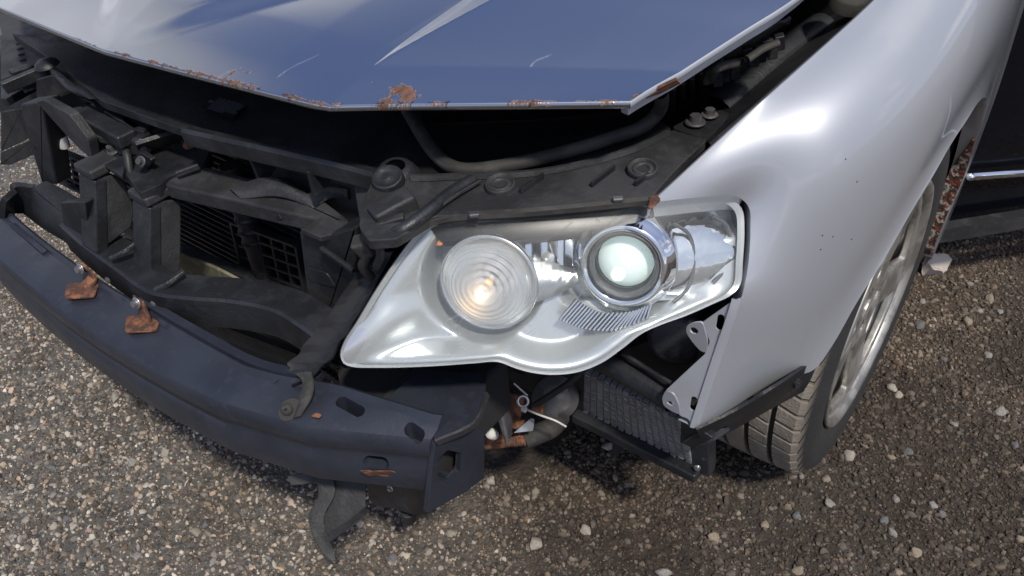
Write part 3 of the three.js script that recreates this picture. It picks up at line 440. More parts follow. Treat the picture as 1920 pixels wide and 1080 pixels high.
  const gl = []; for (let i = 0; i <= 24; i++) { const a = i / 24 * 1.15; gl.push([0.0345 * Math.sin(a) / Math.sin(1.15), -0.004 + 0.021 * (Math.cos(a) - Math.cos(1.15)) / (1 - Math.cos(1.15))]); }
  mesh('projector_lens', lathe(gl, pc, pAxis, 64), M.glass, HL);
  mesh('projector_bowl', lathe([[0.035, -0.008], [0.034, -0.02], [0.028, -0.035], [0.016, -0.048], [0.0, -0.052]], pc, pAxis, 48), M.steelDull, HL);
  mesh('projector_lamp', lathe([[0, 0.006], [0.012, 0.0045], [0.024, -0.0005], [0.0325, -0.008], [0.0325, -0.012], [0, -0.012]], pc, pAxis, 32), std({ color: rgb(0.8, 0.85, 0.83), roughness: 0.3, emissive: rgb(0.74, 0.95, 0.88), emissiveIntensity: 0.3 }), HL);
  const pl = new THREE.SpotLight(new THREE.Color(0.88, 1, 0.95), 0.3, 0, 0.7, 0.6); pl.position.copy(P(0.03)); pl.target.position.copy(P(1)); pl.shadow.radius = 0.2; pl.castShadow = true; HL.add(pl, pl.target);
  // chrome cheek beside the projector
  mesh('side_reflector', ribbon([[0.702, 0.698, 0.477], [0.73, 0.699, 0.436], [0.755, 0.688, 0.41], [0.769, 0.671, 0.409]], [[0.723, 0.627, 0.521], [0.747, 0.622, 0.494], [0.77, 0.625, 0.459], [0.777, 0.639, 0.433]], 0.002, 30, 20, 0.02), M.chrome, HL);
  mesh('side_reflector_rib', [tube([[0.722, 0.707, 0.471], [0.739, 0.693, 0.464], [0.753, 0.667, 0.474], [0.757, 0.642, 0.493], [0.75, 0.631, 0.512]], 0.0022, 30, 8), tube([[0.75, 0.703, 0.43], [0.766, 0.69, 0.422], [0.776, 0.669, 0.431], [0.78, 0.649, 0.447], [0.775, 0.639, 0.465]], 0.0026, 30, 8)], M.steelDull, HL);
  // chrome facets between the two lamps
  const fac = []; for (let i = 0; i < 7; i++) { const a = i / 7, A = lamp(lerp(0.235, 0.30, a), 0.105, -0.05), B = lamp(lerp(0.235, 0.30, a) - 0.004, 0.052 + 0.02 * a, -0.055), w = H1.clone().multiplyScalar(0.0095), n = HN.clone().multiplyScalar(i % 2 ? 0.005 : -0.003); fac.push(plate([A, B, B.clone().add(w).add(n), A.clone().add(w).add(n)], 0.002)); }
  fac.forEach((g) => mesh('reflector_facet', g, M.chrome, HL));
  mesh('lamp_bridge', ribbon([[0.602, 0.68, 0.593], [0.623, 0.678, 0.576], [0.647, 0.668, 0.562]], [[0.617, 0.641, 0.617], [0.637, 0.645, 0.597], [0.658, 0.657, 0.568]], 0.003, 16, 6, 0.006), M.steel, HL);
  // ribbed optic below the projector
  mesh('ribbed_optic_back', ribbon([[0.661, 0.644, 0.581], [0.685, 0.628, 0.57], [0.712, 0.622, 0.545], [0.728, 0.626, 0.522]], [[0.653, 0.625, 0.603], [0.676, 0.612, 0.59], [0.704, 0.606, 0.566], [0.73, 0.611, 0.532]], 0.002, 24, 4), M.plastic, HL);
  const ribs = []; { const A = new THREE.CatmullRomCurve3([[0.665, 0.649, 0.586], [0.687, 0.634, 0.575], [0.715, 0.628, 0.55], [0.731, 0.631, 0.527]].map(V)), B = new THREE.CatmullRomCurve3([[0.656, 0.631, 0.608], [0.679, 0.618, 0.595], [0.707, 0.611, 0.571], [0.733, 0.617, 0.537]].map(V)); for (let i = 0; i < 23; i++) { const t = (i + 0.5) / 23; ribs.push(rod(A.getPoint(t), B.getPoint(t), 0.0014, 8)); } }
  const rm = mesh('optic_ribs', ribs, M.chrome, HL); rm.userData.kind = 'stuff';
  // amber side marker seen at the inner top corner
  mesh('amber_marker', plate([[0.519, 0.712, 0.645], [0.525, 0.711, 0.642], [0.525, 0.706, 0.647], [0.519, 0.706, 0.65]], 0.004, { round: 0.002 }), std({ color: rgb(0.7, 0.25, 0.08), roughness: 0.3 }), HL);
}

// ---------------------------------------------------------------- bumper beam
{
  const zf = (x) => { const a = Math.abs(x); if (x < 0) return 0.882 - 0.16 * a * a - 0.05 * a * a * a; return a < 0.3 ? 0.882 - 0.018 * (a / 0.3) ** 2 : tab([[0.61, 0.72], [0.57, 0.756], [0.43, 0.828], [0.38, 0.842], [0.3, 0.864]], a); };
  const zr = (x) => { const a = Math.abs(x); if (x < 0) return 0.812 - 0.13 * a * a - 0.06 * a * a * a; return a < 0.3 ? 0.812 - 0.008 * (a / 0.3) ** 2 : tab([[0.61, 0.70], [0.56, 0.728], [0.425, 0.760], [0.35, 0.79], [0.3, 0.804]], a); };
  const prof = (x) => { const f = zf(x), r = zr(x); return [[r, 0.522], [r + 0.004, 0.524], [r + 0.010, 0.5155], [f - 0.018, 0.5085], [f - 0.006, 0.503], [f - 0.001, 0.495], [f, 0.478], [f - 0.003, 0.472], [f - 0.003, 0.464], [f + 0.002, 0.456], [f + 0.003, 0.425], [f + 0.001, 0.411], [f - 0.006, 0.405], [f - 0.03, 0.404], [r - 0.002, 0.404], [r - 0.004, 0.44]]; };
  const N = 110, X0 = -0.6, X1 = 0.568, pos = [], idx = [], m = 16;
  for (let i = 0; i <= N; i++) { const x = lerp(X0, X1, i / N); for (const [z, y] of prof(x)) pos.push(x, y, z); }
  for (let i = 0; i < N; i++) for (let k = 0; k < m; k++) { const a = i * m + k, b = i * m + (k + 1) % m; idx.push(a, b, a + m, b, b + m, a + m); }
  const cap = (o, flip) => { const tri = THREE.ShapeUtils.triangulateShape(prof(o ? X1 : X0).map((p) => new THREE.Vector2(...p)), []); const pp = prof(o ? X1 : X0), sg = ([a, b, c]) => (pp[b][0] - pp[a][0]) * (pp[c][1] - pp[a][1]) - (pp[c][0] - pp[a][0]) * (pp[b][1] - pp[a][1]); for (const t of tri) { const [a, b, c] = (sg(t) > 0) !== flip ? t : [t[0], t[2], t[1]]; idx.push(o + a, o + b, o + c); } };
  cap(0, false); cap(N * m, true);
  let g = new THREE.BufferGeometry(); g.setAttribute('position', new THREE.Float32BufferAttribute(pos, 3)); g.setIndex(idx); g = toCreasedNormals(g, 0.55); g.setAttribute('uv', new THREE.Float32BufferAttribute(new Float32Array(g.attributes.position.count * 2), 2));
  const ev = new Evaluator(); ev.useGroups = false;
  let b = new Brush(g); b.updateMatrixWorld();
  const cutSlot = (a, e, r, dir, deep) => { const A = V(a), E = V(e), d = V(dir).normalize(), u = E.clone().sub(A); u.addScaledVector(d, -u.dot(d)); const L = u.length(); u.normalize(); const v = d.clone().cross(u), s = new THREE.Shape(); s.absarc(0, 0, r, Math.PI / 2, Math.PI * 1.5, false); s.absarc(L, 0, r, -Math.PI / 2, Math.PI / 2, false); s.closePath(); const q = new THREE.ExtrudeGeometry(s, { depth: deep + 0.02, bevelEnabled: false, curveSegments: 10 }); q.applyMatrix4(new THREE.Matrix4().makeBasis(u, v, d).setPosition(A.clone().addScaledVector(d, -deep))); const c = new Brush(q); c.updateMatrixWorld(); b = ev.evaluate(b, c, SUBTRACTION); };
  const BM = part('bumper_beam', car);
  cutSlot([0.443, 0.511, 0.775], [0.471, 0.511, 0.773], 0.0075, [0, 1, 0], 0.03);
  cutSlot([0.54, 0.511, 0.756], [0.552, 0.511, 0.755], 0.0075, [0, 1, 0], 0.03);
  cutSlot([0.496, 0.455, 0.789], [0.51, 0.455, 0.783], 0.009, [0.35, 0, 0.94], 0.04);
  cutSlot([0.568, 0.447, 0.737], [0.568, 0.427, 0.724], 0.019, [1, 0, 0], 0.06);
  mesh('beam_body', b.geometry, M.beam, BM);
  // raised stiffening channel behind the top face
  mesh('top_flange', sweep([[0.06, 0.523, 0.806], [0.2, 0.523, 0.803], [0.32, 0.523, 0.795], [0.4, 0.523, 0.765]], [[-0.006, -0.004], [0.006, -0.004], [0.006, 0.006], [-0.006, 0.006]], { n: 30 }), M.beam, BM);
  mesh('top_rib', sweep([[-0.315, 0.513, 0.81], [-0.249, 0.513, 0.816], [-0.188, 0.513, 0.821]], [[-0.005, -0.004], [0.005, -0.004], [0.004, 0.006], [-0.004, 0.006]], { n: 12 }), M.beam, BM);
  for (const [c, up, bp] of [[[-0.046, 0.509, 0.84], [-0.046, 0.53, 0.819], [-0.054, 0.545, 0.823]], [[0.1, 0.509, 0.832], [0.1, 0.53, 0.825], [0.095, 0.548, 0.823]]]) {
    const T = part('grille_tab', BM), q = V(c).add(new THREE.Vector3(0, 0.007, 0)), w = 0.033;
    mesh('tab_foot', plate([[q.x - w, q.y + 0.003, q.z + 0.004], [q.x - 0.004, q.y + 0.003, q.z + 0.026], [q.x + w, q.y + 0.003, q.z - 0.002], [q.x + 0.006, q.y + 0.004, q.z - 0.026]], 0.004, { round: 0.008, face: [0, 1, 0] }), M.rust, T);
    mesh('tab_stem', ribbon([[q.x - 0.012, q.y + 0.003, q.z - 0.002], [up[0] - 0.01, up[1], up[2]], [bp[0] - 0.011, bp[1] + 0.006, bp[2]]], [[q.x + 0.012, q.y + 0.003, q.z - 0.006], [up[0] + 0.011, up[1], up[2]], [bp[0] + 0.012, bp[1] + 0.006, bp[2]]], 0.003, 16, 4, 0.001), M.rust, T);
    bolt('tab_bolt', [bp[0], bp[1], bp[2] + 0.002], [0.1, 0.25, 1], 0.0085, M.steel, T);
  }
  // flaked rust patches
  const flake = (pts) => mesh('rust_patch', plate(pts, 0.0012, { round: 0.004, bevel: 0.0003 }), M.rust, BM);
  flake([[0.496, 0.454, 0.812], [0.498, 0.437, 0.801], [0.518, 0.432, 0.785], [0.527, 0.437, 0.779], [0.525, 0.447, 0.784], [0.507, 0.45, 0.798]]);
  flake([[0.427, 0.513, 0.813], [0.438, 0.513, 0.809], [0.438, 0.513, 0.803], [0.429, 0.513, 0.804]]); flake([[0.16, 0.512, 0.794], [0.17, 0.512, 0.793], [0.178, 0.512, 0.797], [0.17, 0.512, 0.8]]); flake([[-0.124, 0.513, 0.816], [-0.116, 0.513, 0.809], [-0.106, 0.513, 0.813], [-0.11, 0.513, 0.82]]);
}

// ---------------------------------------------------------------- front wheel
{
  const W = part('front_wheel', car), cx = 0.775, cy = 0.318, R = 0.318;
  // tread and sidewall: rows across the tyre (x from the middle, radius), sipes cut across the shoulders
  const half = 0.112, rowsX = [], push = (x, r, kind) => rowsX.push([x, r, kind]);
  push(-0.1, 0.216, 0); push(-half - 0.004, 0.255, 0); push(-half, 0.285, 0); push(-0.104, 0.303, 0); push(-0.092, 0.312, 1);
  const grooves = [-0.058, -0.02, 0.02, 0.058], gw = 0.0045; let last = -0.092;
  for (const gx of grooves) { for (let k = 1; k <= 3; k++) push(lerp(last, gx - gw, k / 3), 0.312 + 0.006 * Math.cos(lerp(last, gx - gw, k / 3) / half * 1.3), 2); push(gx - gw * 0.8, 0.309, 3); push(gx + gw * 0.8, 0.309, 3); push(gx + gw, 0.312 + 0.006 * Math.cos((gx + gw) / half * 1.3), 2); last = gx + gw; }
  for (let k = 1; k <= 4; k++) push(lerp(last, 0.092, k / 4), 0.312 + 0.006 * Math.cos(lerp(last, 0.092, k / 4) / half * 1.3), 2);
  push(0.1, 0.308, 1); push(0.107, 0.299, 0); push(0.1125, 0.285, 0); push(0.1145, 0.272, 0); push(0.1135, 0.262, 0); push(0.114, 0.255, 0); push(0.112, 0.24, 0); push(0.106, 0.225, 0); push(0.1, 0.216, 0);
  const NA = 480, pos = [], col = [], idx = [], nr = rowsX.length;
  for (let a = 0; a < NA; a++) for (let k = 0; k < nr; k++) {
    const [x, r0, kind] = rowsX[k]; let r = r0; const ph = a % 8, ph2 = (a + 4 + (Math.abs(x) < 0.02 ? 2 : 0)) % 8;
    const sipe = (kind >= 1 && kind < 3) && (Math.abs(x) > 0.062 ? ph === 0 : (x > 0.024 || x < -0.024) ? ph2 === 0 : false); if (sipe) r -= 0.004;
    const an = a / NA * Math.PI * 2 + (kind >= 1 ? x * 0.9 * (x > 0 ? 1 : -1) : 0); pos.push(cx + x, cy + r * Math.cos(an), r * Math.sin(an));
    const n = fbm(a * 0.11, k * 0.7, 3, 55), dust = kind === 2 ? 0.62 + 0.5 * n : kind === 1 ? 0.5 + 0.4 * n : kind === 3 ? 0.04 : 0.012 + 0.06 * n * n; const q = sipe ? 0.1 : dust;
    col.push(lerp(0.016, 0.27, q), lerp(0.016, 0.235, q), lerp(0.017, 0.185, q));
  }
  for (let a = 0; a < NA; a++) for (let k = 0; k < nr - 1; k++) { const p = a * nr + k, q = ((a + 1) % NA) * nr + k; idx.push(p, q, p + 1, q, q + 1, p + 1); }
  let tg = new THREE.BufferGeometry(); tg.setAttribute('position', new THREE.Float32BufferAttribute(pos, 3)); tg.setAttribute('color', new THREE.Float32BufferAttribute(col, 3)); tg.setIndex(idx); tg = toCreasedNormals(tg, 0.5);
  mesh('tyre', tg, std({ vertexColors: true, roughness: 0.82, bumpMap: fineBump, bumpScale: 0.0008 }), W);
  const ax = [1, 0, 0], at = [cx, cy, 0];
  const rim = part('rim', W);
  mesh('rim_barrel', lathe([[0.218, 0.104], [0.222, 0.109], [0.2185, 0.1125], [0.212, 0.111], [0.205, 0.104], [0.199, 0.092], [0.197, 0.07]], at, ax, 96), M.alloy, rim);
  mesh('inner_barrel', lathe([[0.197, 0.07], [0.194, -0.03], [0.2, -0.09], [0.215, -0.1]], at, ax, 96), M.barrel, rim);
  const s = new THREE.Shape(); s.absarc(0, 0, 0.2, 0, Math.PI * 2);
  for (let i = 0; i < 5; i++) {
    const a0 = i / 5 * Math.PI * 2 + 0.35, pts = []; const half5 = 0.45; for (const [r, da] of [[0.183, -half5], [0.189, -0.2], [0.19, 0], [0.189, 0.2], [0.183, half5], [0.15, half5 * 0.92], [0.11, half5 * 0.74], [0.086, 0.26], [0.08, 0], [0.086, -0.26], [0.11, -half5 * 0.74], [0.15, -half5 * 0.92]]) pts.push(new THREE.Vector3(r * Math.cos(a0 + da), r * Math.sin(a0 + da), 0));
    const h = new THREE.Path(); h.setFromPoints(new THREE.CatmullRomCurve3(pts, true).getPoints(40).map((p) => new THREE.Vector2(p.x, p.y))); s.holes.push(h);
    const b = new THREE.Path(), ab = a0 + Math.PI / 5; b.absarc(0.056 * Math.cos(ab), 0.056 * Math.sin(ab), 0.0165, 0, Math.PI * 2); s.holes.push(b);
  }
  const cb = new THREE.Path(); cb.absarc(0, 0, 0.029, 0, Math.PI * 2); s.holes.push(cb);
  const dg = new THREE.ExtrudeGeometry(s, { depth: 0.006, bevelSize: 0.006, bevelThickness: 0.005, bevelSegments: 5, curveSegments: 48, bevelOffset: -0.002 });
  const dp = dg.attributes.position; for (let i = 0; i < dp.count; i++) { const r = Math.hypot(dp.getX(i), dp.getY(i)); dp.setZ(i, dp.getZ(i) + 0.012 * clamp((r - 0.04) / 0.15)); }
  dg.computeVertexNormals(); const disc = toCreasedNormals(mergeVertices(dg.deleteAttribute('uv').deleteAttribute('normal'), 1e-5), 0.7); disc.rotateY(Math.PI / 2); disc.translate(cx + 0.078, cy, 0); mesh('spoke_disc', disc, M.alloy, rim);
  for (let i = 0; i < 5; i++) { const a = i / 5 * Math.PI * 2 + 0.35 + Math.PI / 5; mesh('wheel_bolt', along(new THREE.CylinderGeometry(0.0085, 0.0095, 0.016, 6), [cx + 0.06, cy + 0.056 * Math.sin(a), -0.056 * Math.cos(a)], ax), M.steelDull, rim); }
  mesh('centre_bore', lathe([[0, 0.06], [0.024, 0.06], [0.029, 0.055], [0.029, 0.02]], at, ax, 32), M.steelDull, rim);
  mesh('brake_disc', lathe([[0.06, 0.03], [0.15, 0.03], [0.152, 0.028], [0.152, 0.012], [0.15, 0.01], [0.06, 0.01]], at, ax, 64), M.steelDull, W);
  mesh('added_dark_backing', lathe([[0.02, 0.045], [0.085, 0.045], [0.09, 0.03], [0.17, 0.0], [0.17, -0.01], [0.02, -0.012]], at, ax, 48), M.steelDull, W);  // added behind the spokes so the wheel openings look dark
  mesh('brake_caliper', block([cx + 0.022, cy + 0.02, -0.14], [0.06, 0.13, 0.05], 0.012), M.steelDull, W);
  // dark inner arch
  const liner = grid(60, 8, (u, v) => { const a = lerp(0.36, Math.PI + 0.5, u), r = 0.375 + 0.004 * Math.sin(u * 70), x = lerp(0.60, 0.872, v); return [x, archY + r * Math.sin(a), r * Math.cos(a)]; });
  mesh('wheel_arch_liner', liner, M.plastic, car);
  mesh('inner_arch_panel', plate([[0.6, 0.1, 0.37], [0.6, 0.66, 0.37], [0.6, 0.66, -0.37], [0.6, 0.1, -0.37]], 0.01, { face: [1, 0, 0] }), M.void, car);
}

// ---------------------------------------------------------------- front door, black, standing open
{
  const A = V([0.882, 0.19, -0.458]), B = V([1.016, 0.19, -0.609]), d = B.clone().sub(A).setY(0).normalize(), n = new THREE.Vector3(0, 1, 0).cross(d); if (n.dot(TOCAM) < 0) n.negate();
  const D = part('open_front_door', car), o = A.clone().addScaledVector(d, -0.03), at = (l, y, f = 0) => o.clone().addScaledVector(d, l).setY(y).addScaledVector(n, f);
  const skin = grid(20, 40, (u, v) => { const y = lerp(0.19, 0.92, v), bow = 0.03 * Math.sin(v * 2.6) + 0.012 * Math.sin(u * 3.1); return at(u * 1.08, y, -0.03 + bow); });
  mesh('door_skin', skin, M.blackPaint, D, true);
  mesh('door_inner', plate([at(0, 0.2), at(1.08, 0.2), at(1.08, 0.92), at(0, 0.92)].map((p) => p.addScaledVector(n, -0.05)), 0.09), M.void, D);
  const L0 = V([0.874, 0.222, -0.449]), L1 = V([1.009, 0.219, -0.601]);
  mesh('lower_trim', sweep([at(0.0, 0.187, 0.004), at(0.5, 0.187, 0.010), at(1.08, 0.187, 0.004)], [[-0.02, 0], [0.006, 0], [0.012, 0.008], [0.008, L0.y - 0.19 + 0.0], [-0.02, L0.y - 0.188]].map(([a, b]) => [-a, b]), { n: 12 }), M.trim, D);
  const C0 = V([0.9, 0.33, -0.479]), C1 = V([0.984, 0.32, -0.573]), l0 = C0.clone().sub(o).dot(d), l1 = C1.clone().sub(o).dot(d), path = []; for (let i = 0; i <= 10; i++) path.push(at(lerp(l0, 1.05, i / 10), lerp(C0.y, C0.y + (C1.y - C0.y) * (1.05 - l0) / (l1 - l0), i / 10), 0.004 + 0.012 * Math.sin(i / 10 * 3.1)));
  const el = []; for (let i = 0; i < 14; i++) { const a = i / 14 * 6.283; el.push([0.006 * Math.cos(a), 0.0085 * Math.sin(a)]); }
  mesh('chrome_moulding', [sweep(path, el, { n: 30 }), (() => { const q = new THREE.SphereGeometry(0.0085, 20, 14); q.scale(1, 1, 1); q.translate(path[0].x, path[0].y, path[0].z); return q; })()], M.chrome, D);
}

// ---------------------------------------------------------------- front carrier: black plastic frame that held grille, lock and lamps
const CR = part('front_carrier', car);
const pl = (name, pts, thick, mat = M.plastic, o = {}) => mesh(name, plate(pts, thick, o), mat, CR);
// slam panel under the bonnet edge
pl('slam_panel', [[-0.51, 0.738, 0.612], [-0.306, 0.738, 0.639], [-0.109, 0.738, 0.677], [-0.016, 0.738, 0.672], [0.081, 0.738, 0.666], [0.223, 0.738, 0.64], [0.341, 0.738, 0.619], [0.39, 0.738, 0.612], [0.432, 0.738, 0.591], [0.474, 0.738, 0.561], [0.551, 0.738, 0.503], [0.599, 0.738, 0.438], [0.629, 0.738, 0.368], [0.641, 0.738, 0.326], [0.597, 0.738, 0.312], [0.482, 0.738, 0.408], [0.4, 0.738, 0.463], [0.359, 0.738, 0.481], [0.296, 0.738, 0.471], [0.176, 0.738, 0.504], [-0.163, 0.738, 0.54]], 0.014, M.plastic, { round: 0.01 });
mesh('panel_front_ridge', sweep([[0.087, 0.741, 0.669], [0.227, 0.741, 0.642], [0.343, 0.741, 0.62], [0.396, 0.741, 0.613]], [[-0.006, -0.02], [0.007, -0.02], [0.008, 0], [0.004, 0.0045], [-0.006, 0.004]], { n: 30 }), M.plastic, CR);
mesh('panel_front_ridge', sweep([[0.113, 0.722, 0.656], [0.213, 0.722, 0.637], [0.332, 0.722, 0.614], [0.36, 0.722, 0.61]], [[-0.008, -0.01], [0.005, -0.01], [0.006, 0], [-0.008, 0.002]], { n: 30 }), M.plasticDusty, CR);
{
  const cv = document.createElement('canvas'); cv.width = 256; cv.height = 192; const c = cv.getContext('2d'); c.fillStyle = '#16171a'; c.fillRect(0, 0, 256, 192); c.fillStyle = '#8d9096'; const r = rng(3);
  c.fillRect(6, 70, 26, 30); c.fillStyle = '#16171a'; c.fillRect(12, 76, 14, 18); c.fillStyle = '#8a8e98';
  for (let i = 0; i < 11; i++) { let x = 42; while (x < 236) { const w = 6 + r() * 22; c.fillRect(x, 10 + i * 16, w, 5); x += w + 5; if (i > 8 && x > 160) break; } }
  const t = new THREE.CanvasTexture(cv); t.colorSpace = THREE.SRGBColorSpace;
  const q = [[0.047, 0.74, 0.615], [0.034, 0.74, 0.58], [0.099, 0.74, 0.574], [0.118, 0.74, 0.611]].map(V), g = grid(2, 2, (u, v) => q[0].clone().lerp(q[3], u).lerp(q[1].clone().lerp(q[2], u), v)); mesh('printed_label', g, std({ map: t, roughness: 0.5 }), CR, true);
}
// panel over the headlight
pl('headlight_panel', [[0.413, 0.752, 0.632], [0.449, 0.752, 0.608], [0.491, 0.752, 0.579], [0.565, 0.752, 0.522], [0.613, 0.752, 0.459], [0.642, 0.752, 0.393], [0.652, 0.752, 0.354], [0.701, 0.752, 0.355], [0.702, 0.752, 0.44], [0.707, 0.752, 0.497], [0.666, 0.752, 0.542], [0.613, 0.752, 0.588], [0.559, 0.752, 0.631], [0.527, 0.752, 0.656], [0.522, 0.752, 0.708], [0.499, 0.752, 0.727], [0.471, 0.752, 0.713], [0.44, 0.752, 0.678]], 0.012, M.plasticDusty, { round: 0.006 });
mesh('panel_fold', sweep([[0.456, 0.756, 0.614], [0.502, 0.756, 0.581], [0.571, 0.756, 0.529], [0.618, 0.756, 0.468], [0.648, 0.756, 0.403], [0.655, 0.756, 0.369]], [[-0.004, -0.003], [0.004, -0.003], [0.002, 0.003], [-0.002, 0.003]], { n: 40 }), M.plasticDusty, CR);
const grommet = (c, r, n = [0.05, 1, 0.12]) => { mesh('grommet', lathe([[r * 0.36, 0.001], [r * 0.42, 0.004], [r * 0.62, 0.0045], [r * 0.68, 0.002], [r * 0.78, 0.002], [r * 0.84, 0.0055], [r * 0.96, 0.006], [r, 0.003], [r, -0.004]], c, n, 36), M.plasticDusty, CR); mesh('grommet_hole', along(new THREE.CylinderGeometry(r * 0.4, r * 0.4, 0.002, 6), V(c).add(new THREE.Vector3(0, 0.001, 0)), n), M.void, CR); };
grommet([0.555, 0.755, 0.572], 0.0175); grommet([0.673, 0.755, 0.46], 0.0175);
mesh('rubber_plug', lathe([[0, 0.006], [0.004, 0.006], [0.006, 0.004], [0.013, 0.004], [0.0165, 0.008], [0.0185, 0.005], [0.019, -0.004]], [0.439, 0.757, 0.633], [0.1, 1, 0.3], 32), M.plastic, CR);
mesh('plug_boss', lathe([[0.012, 0.006], [0.019, 0.004], [0.024, -0.002], [0.028, -0.01]], [0.429, 0.756, 0.61], [0.1, 1, 0.1], 32), M.plastic, CR);
for (const [a, b] of [[[0.581, 0.756, 0.569], [0.584, 0.756, 0.529]], [[0.641, 0.756, 0.517], [0.643, 0.756, 0.471]], [[0.681, 0.756, 0.49], [0.684, 0.756, 0.466]]]) mesh('stiffening_rib', bar(a, b, 0.003, 0.007), M.plastic, CR);
// lumpy mounting foot at the panel's inner end
mesh('mounting_foot', [bar([0.471, 0.748, 0.692], [0.492, 0.758, 0.647], 0.03, 0.026), bar([0.474, 0.742, 0.704], [0.504, 0.75, 0.675], 0.012, 0.016)], M.plasticDusty, CR);
mesh('cable_duct', tube([[0.488, 0.735, 0.7], [0.514, 0.75, 0.692], [0.522, 0.757, 0.658], [0.52, 0.758, 0.616], [0.523, 0.758, 0.583]], 0.0075, 30, 10), M.plastic, CR);
mesh('duct_lip', ribbon([[0.522, 0.757, 0.684], [0.525, 0.76, 0.635], [0.531, 0.76, 0.584]], [[0.528, 0.757, 0.674], [0.53, 0.758, 0.623], [0.535, 0.758, 0.578]], 0.002, 16, 3, 0.002), M.plasticDusty, CR);
bolt('panel_bolt', [0.48, 0.735, 0.696], [0.4, 0.5, 0.7], 0.009, M.plasticDusty, CR);
mesh('retaining_clip', [block([0.568, 0.757, 0.634], [0.012, 0.005, 0.008], 0.002, [0, 0.7, 0]), block([0.682, 0.757, 0.528], [0.012, 0.005, 0.008], 0.002, [0, 0.7, 0])], M.steelDull, CR);
mesh('lamp_gasket', sweep([[0.518, 0.744, 0.665], [0.539, 0.748, 0.644], [0.613, 0.75, 0.588], [0.679, 0.751, 0.531], [0.707, 0.751, 0.505]], [[-0.004, -0.003], [0.004, -0.003], [0.004, 0.003], [-0.004, 0.003]], { n: 40 }), M.rubberDusty, CR);
mesh('rusty_clip', plate([[0.708, 0.757, 0.505], [0.712, 0.757, 0.497], [0.72, 0.757, 0.502], [0.72, 0.757, 0.521], [0.717, 0.757, 0.524]], 0.004, { round: 0.002 }), M.rust, CR);
// cavity between slam panel and shelf
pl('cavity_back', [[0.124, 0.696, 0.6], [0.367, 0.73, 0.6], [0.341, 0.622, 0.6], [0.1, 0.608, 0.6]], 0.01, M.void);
for (const [x, q] of [[0.185, [[0.185, 0.714, 0.645], [0.185, 0.686, 0.601], [0.185, 0.673, 0.624], [0.185, 0.671, 0.64]]], [0.30, [[0.3, 0.728, 0.64], [0.3, 0.701, 0.604], [0.3, 0.694, 0.618], [0.3, 0.688, 0.64]]]]) pl('cavity_rib', q, 0.006, M.plastic, { face: [1, 0.3, 0] });
pl('cavity_side', [[0.385, 0.735, 0.617], [0.342, 0.7, 0.596], [0.399, 0.697, 0.66], [0.395, 0.679, 0.64]], 0.008, M.plasticDusty);
// upper shelf and its humps
pl('upper_shelf', [[0.05, 0.663, 0.707], [0.037, 0.663, 0.687], [0.056, 0.663, 0.645], [0.148, 0.663, 0.63], [0.182, 0.663, 0.601], [0.272, 0.663, 0.612], [0.356, 0.663, 0.63], [0.365, 0.663, 0.636]], 0.024, M.plasticDusty, { round: 0.006, bevel: 0.003 });
mesh('shelf_hump', [ribbon([[0.149, 0.668, 0.667], [0.202, 0.685, 0.634], [0.254, 0.672, 0.622]], [[0.179, 0.664, 0.673], [0.226, 0.669, 0.646], [0.285, 0.664, 0.633]], 0.01, 20, 6, 0.004), ribbon([[0.252, 0.668, 0.631], [0.288, 0.685, 0.612], [0.323, 0.69, 0.604]], [[0.282, 0.664, 0.635], [0.291, 0.668, 0.61], [0.321, 0.672, 0.603]], 0.01, 16, 6, 0.003)], M.plasticDusty, CR);
mesh('shelf_clip', bar([0.101, 0.636, 0.68], [0.124, 0.647, 0.68], 0.01, 0.006), M.plastic, CR); mesh('shelf_clip', bar([0.227, 0.641, 0.66], [0.248, 0.654, 0.66], 0.01, 0.006), M.plastic, CR);
pl('centre_shelf', [[-0.065, 0.668, 0.711], [-0.022, 0.668, 0.62], [0.035, 0.668, 0.613], [0.065, 0.668, 0.649], [0.047, 0.668, 0.691], [0.055, 0.668, 0.714], [0.051, 0.668, 0.744]], 0.02, M.plastic, { round: 0.008 });
mesh('shelf_crease', bar([0.059, 0.672, 0.689], [0.073, 0.675, 0.66], 0.006, 0.008), M.plasticDusty, CR);
mesh('shelf_wall', ribbon([[-0.014, 0.7, 0.695], [-0.003, 0.7, 0.663], [0.012, 0.7, 0.632]], [[-0.035, 0.672, 0.686], [-0.027, 0.672, 0.652], [-0.015, 0.672, 0.619]], 0.006, 14, 4), M.plastic, CR);
mesh('rusty_screw', lathe([[0, 0.008], [0.006, 0.007], [0.011, 0.003], [0.011, 0]], [0.01, 0.676, 0.629], [0, 1, 0.2], 14), M.rust, CR);
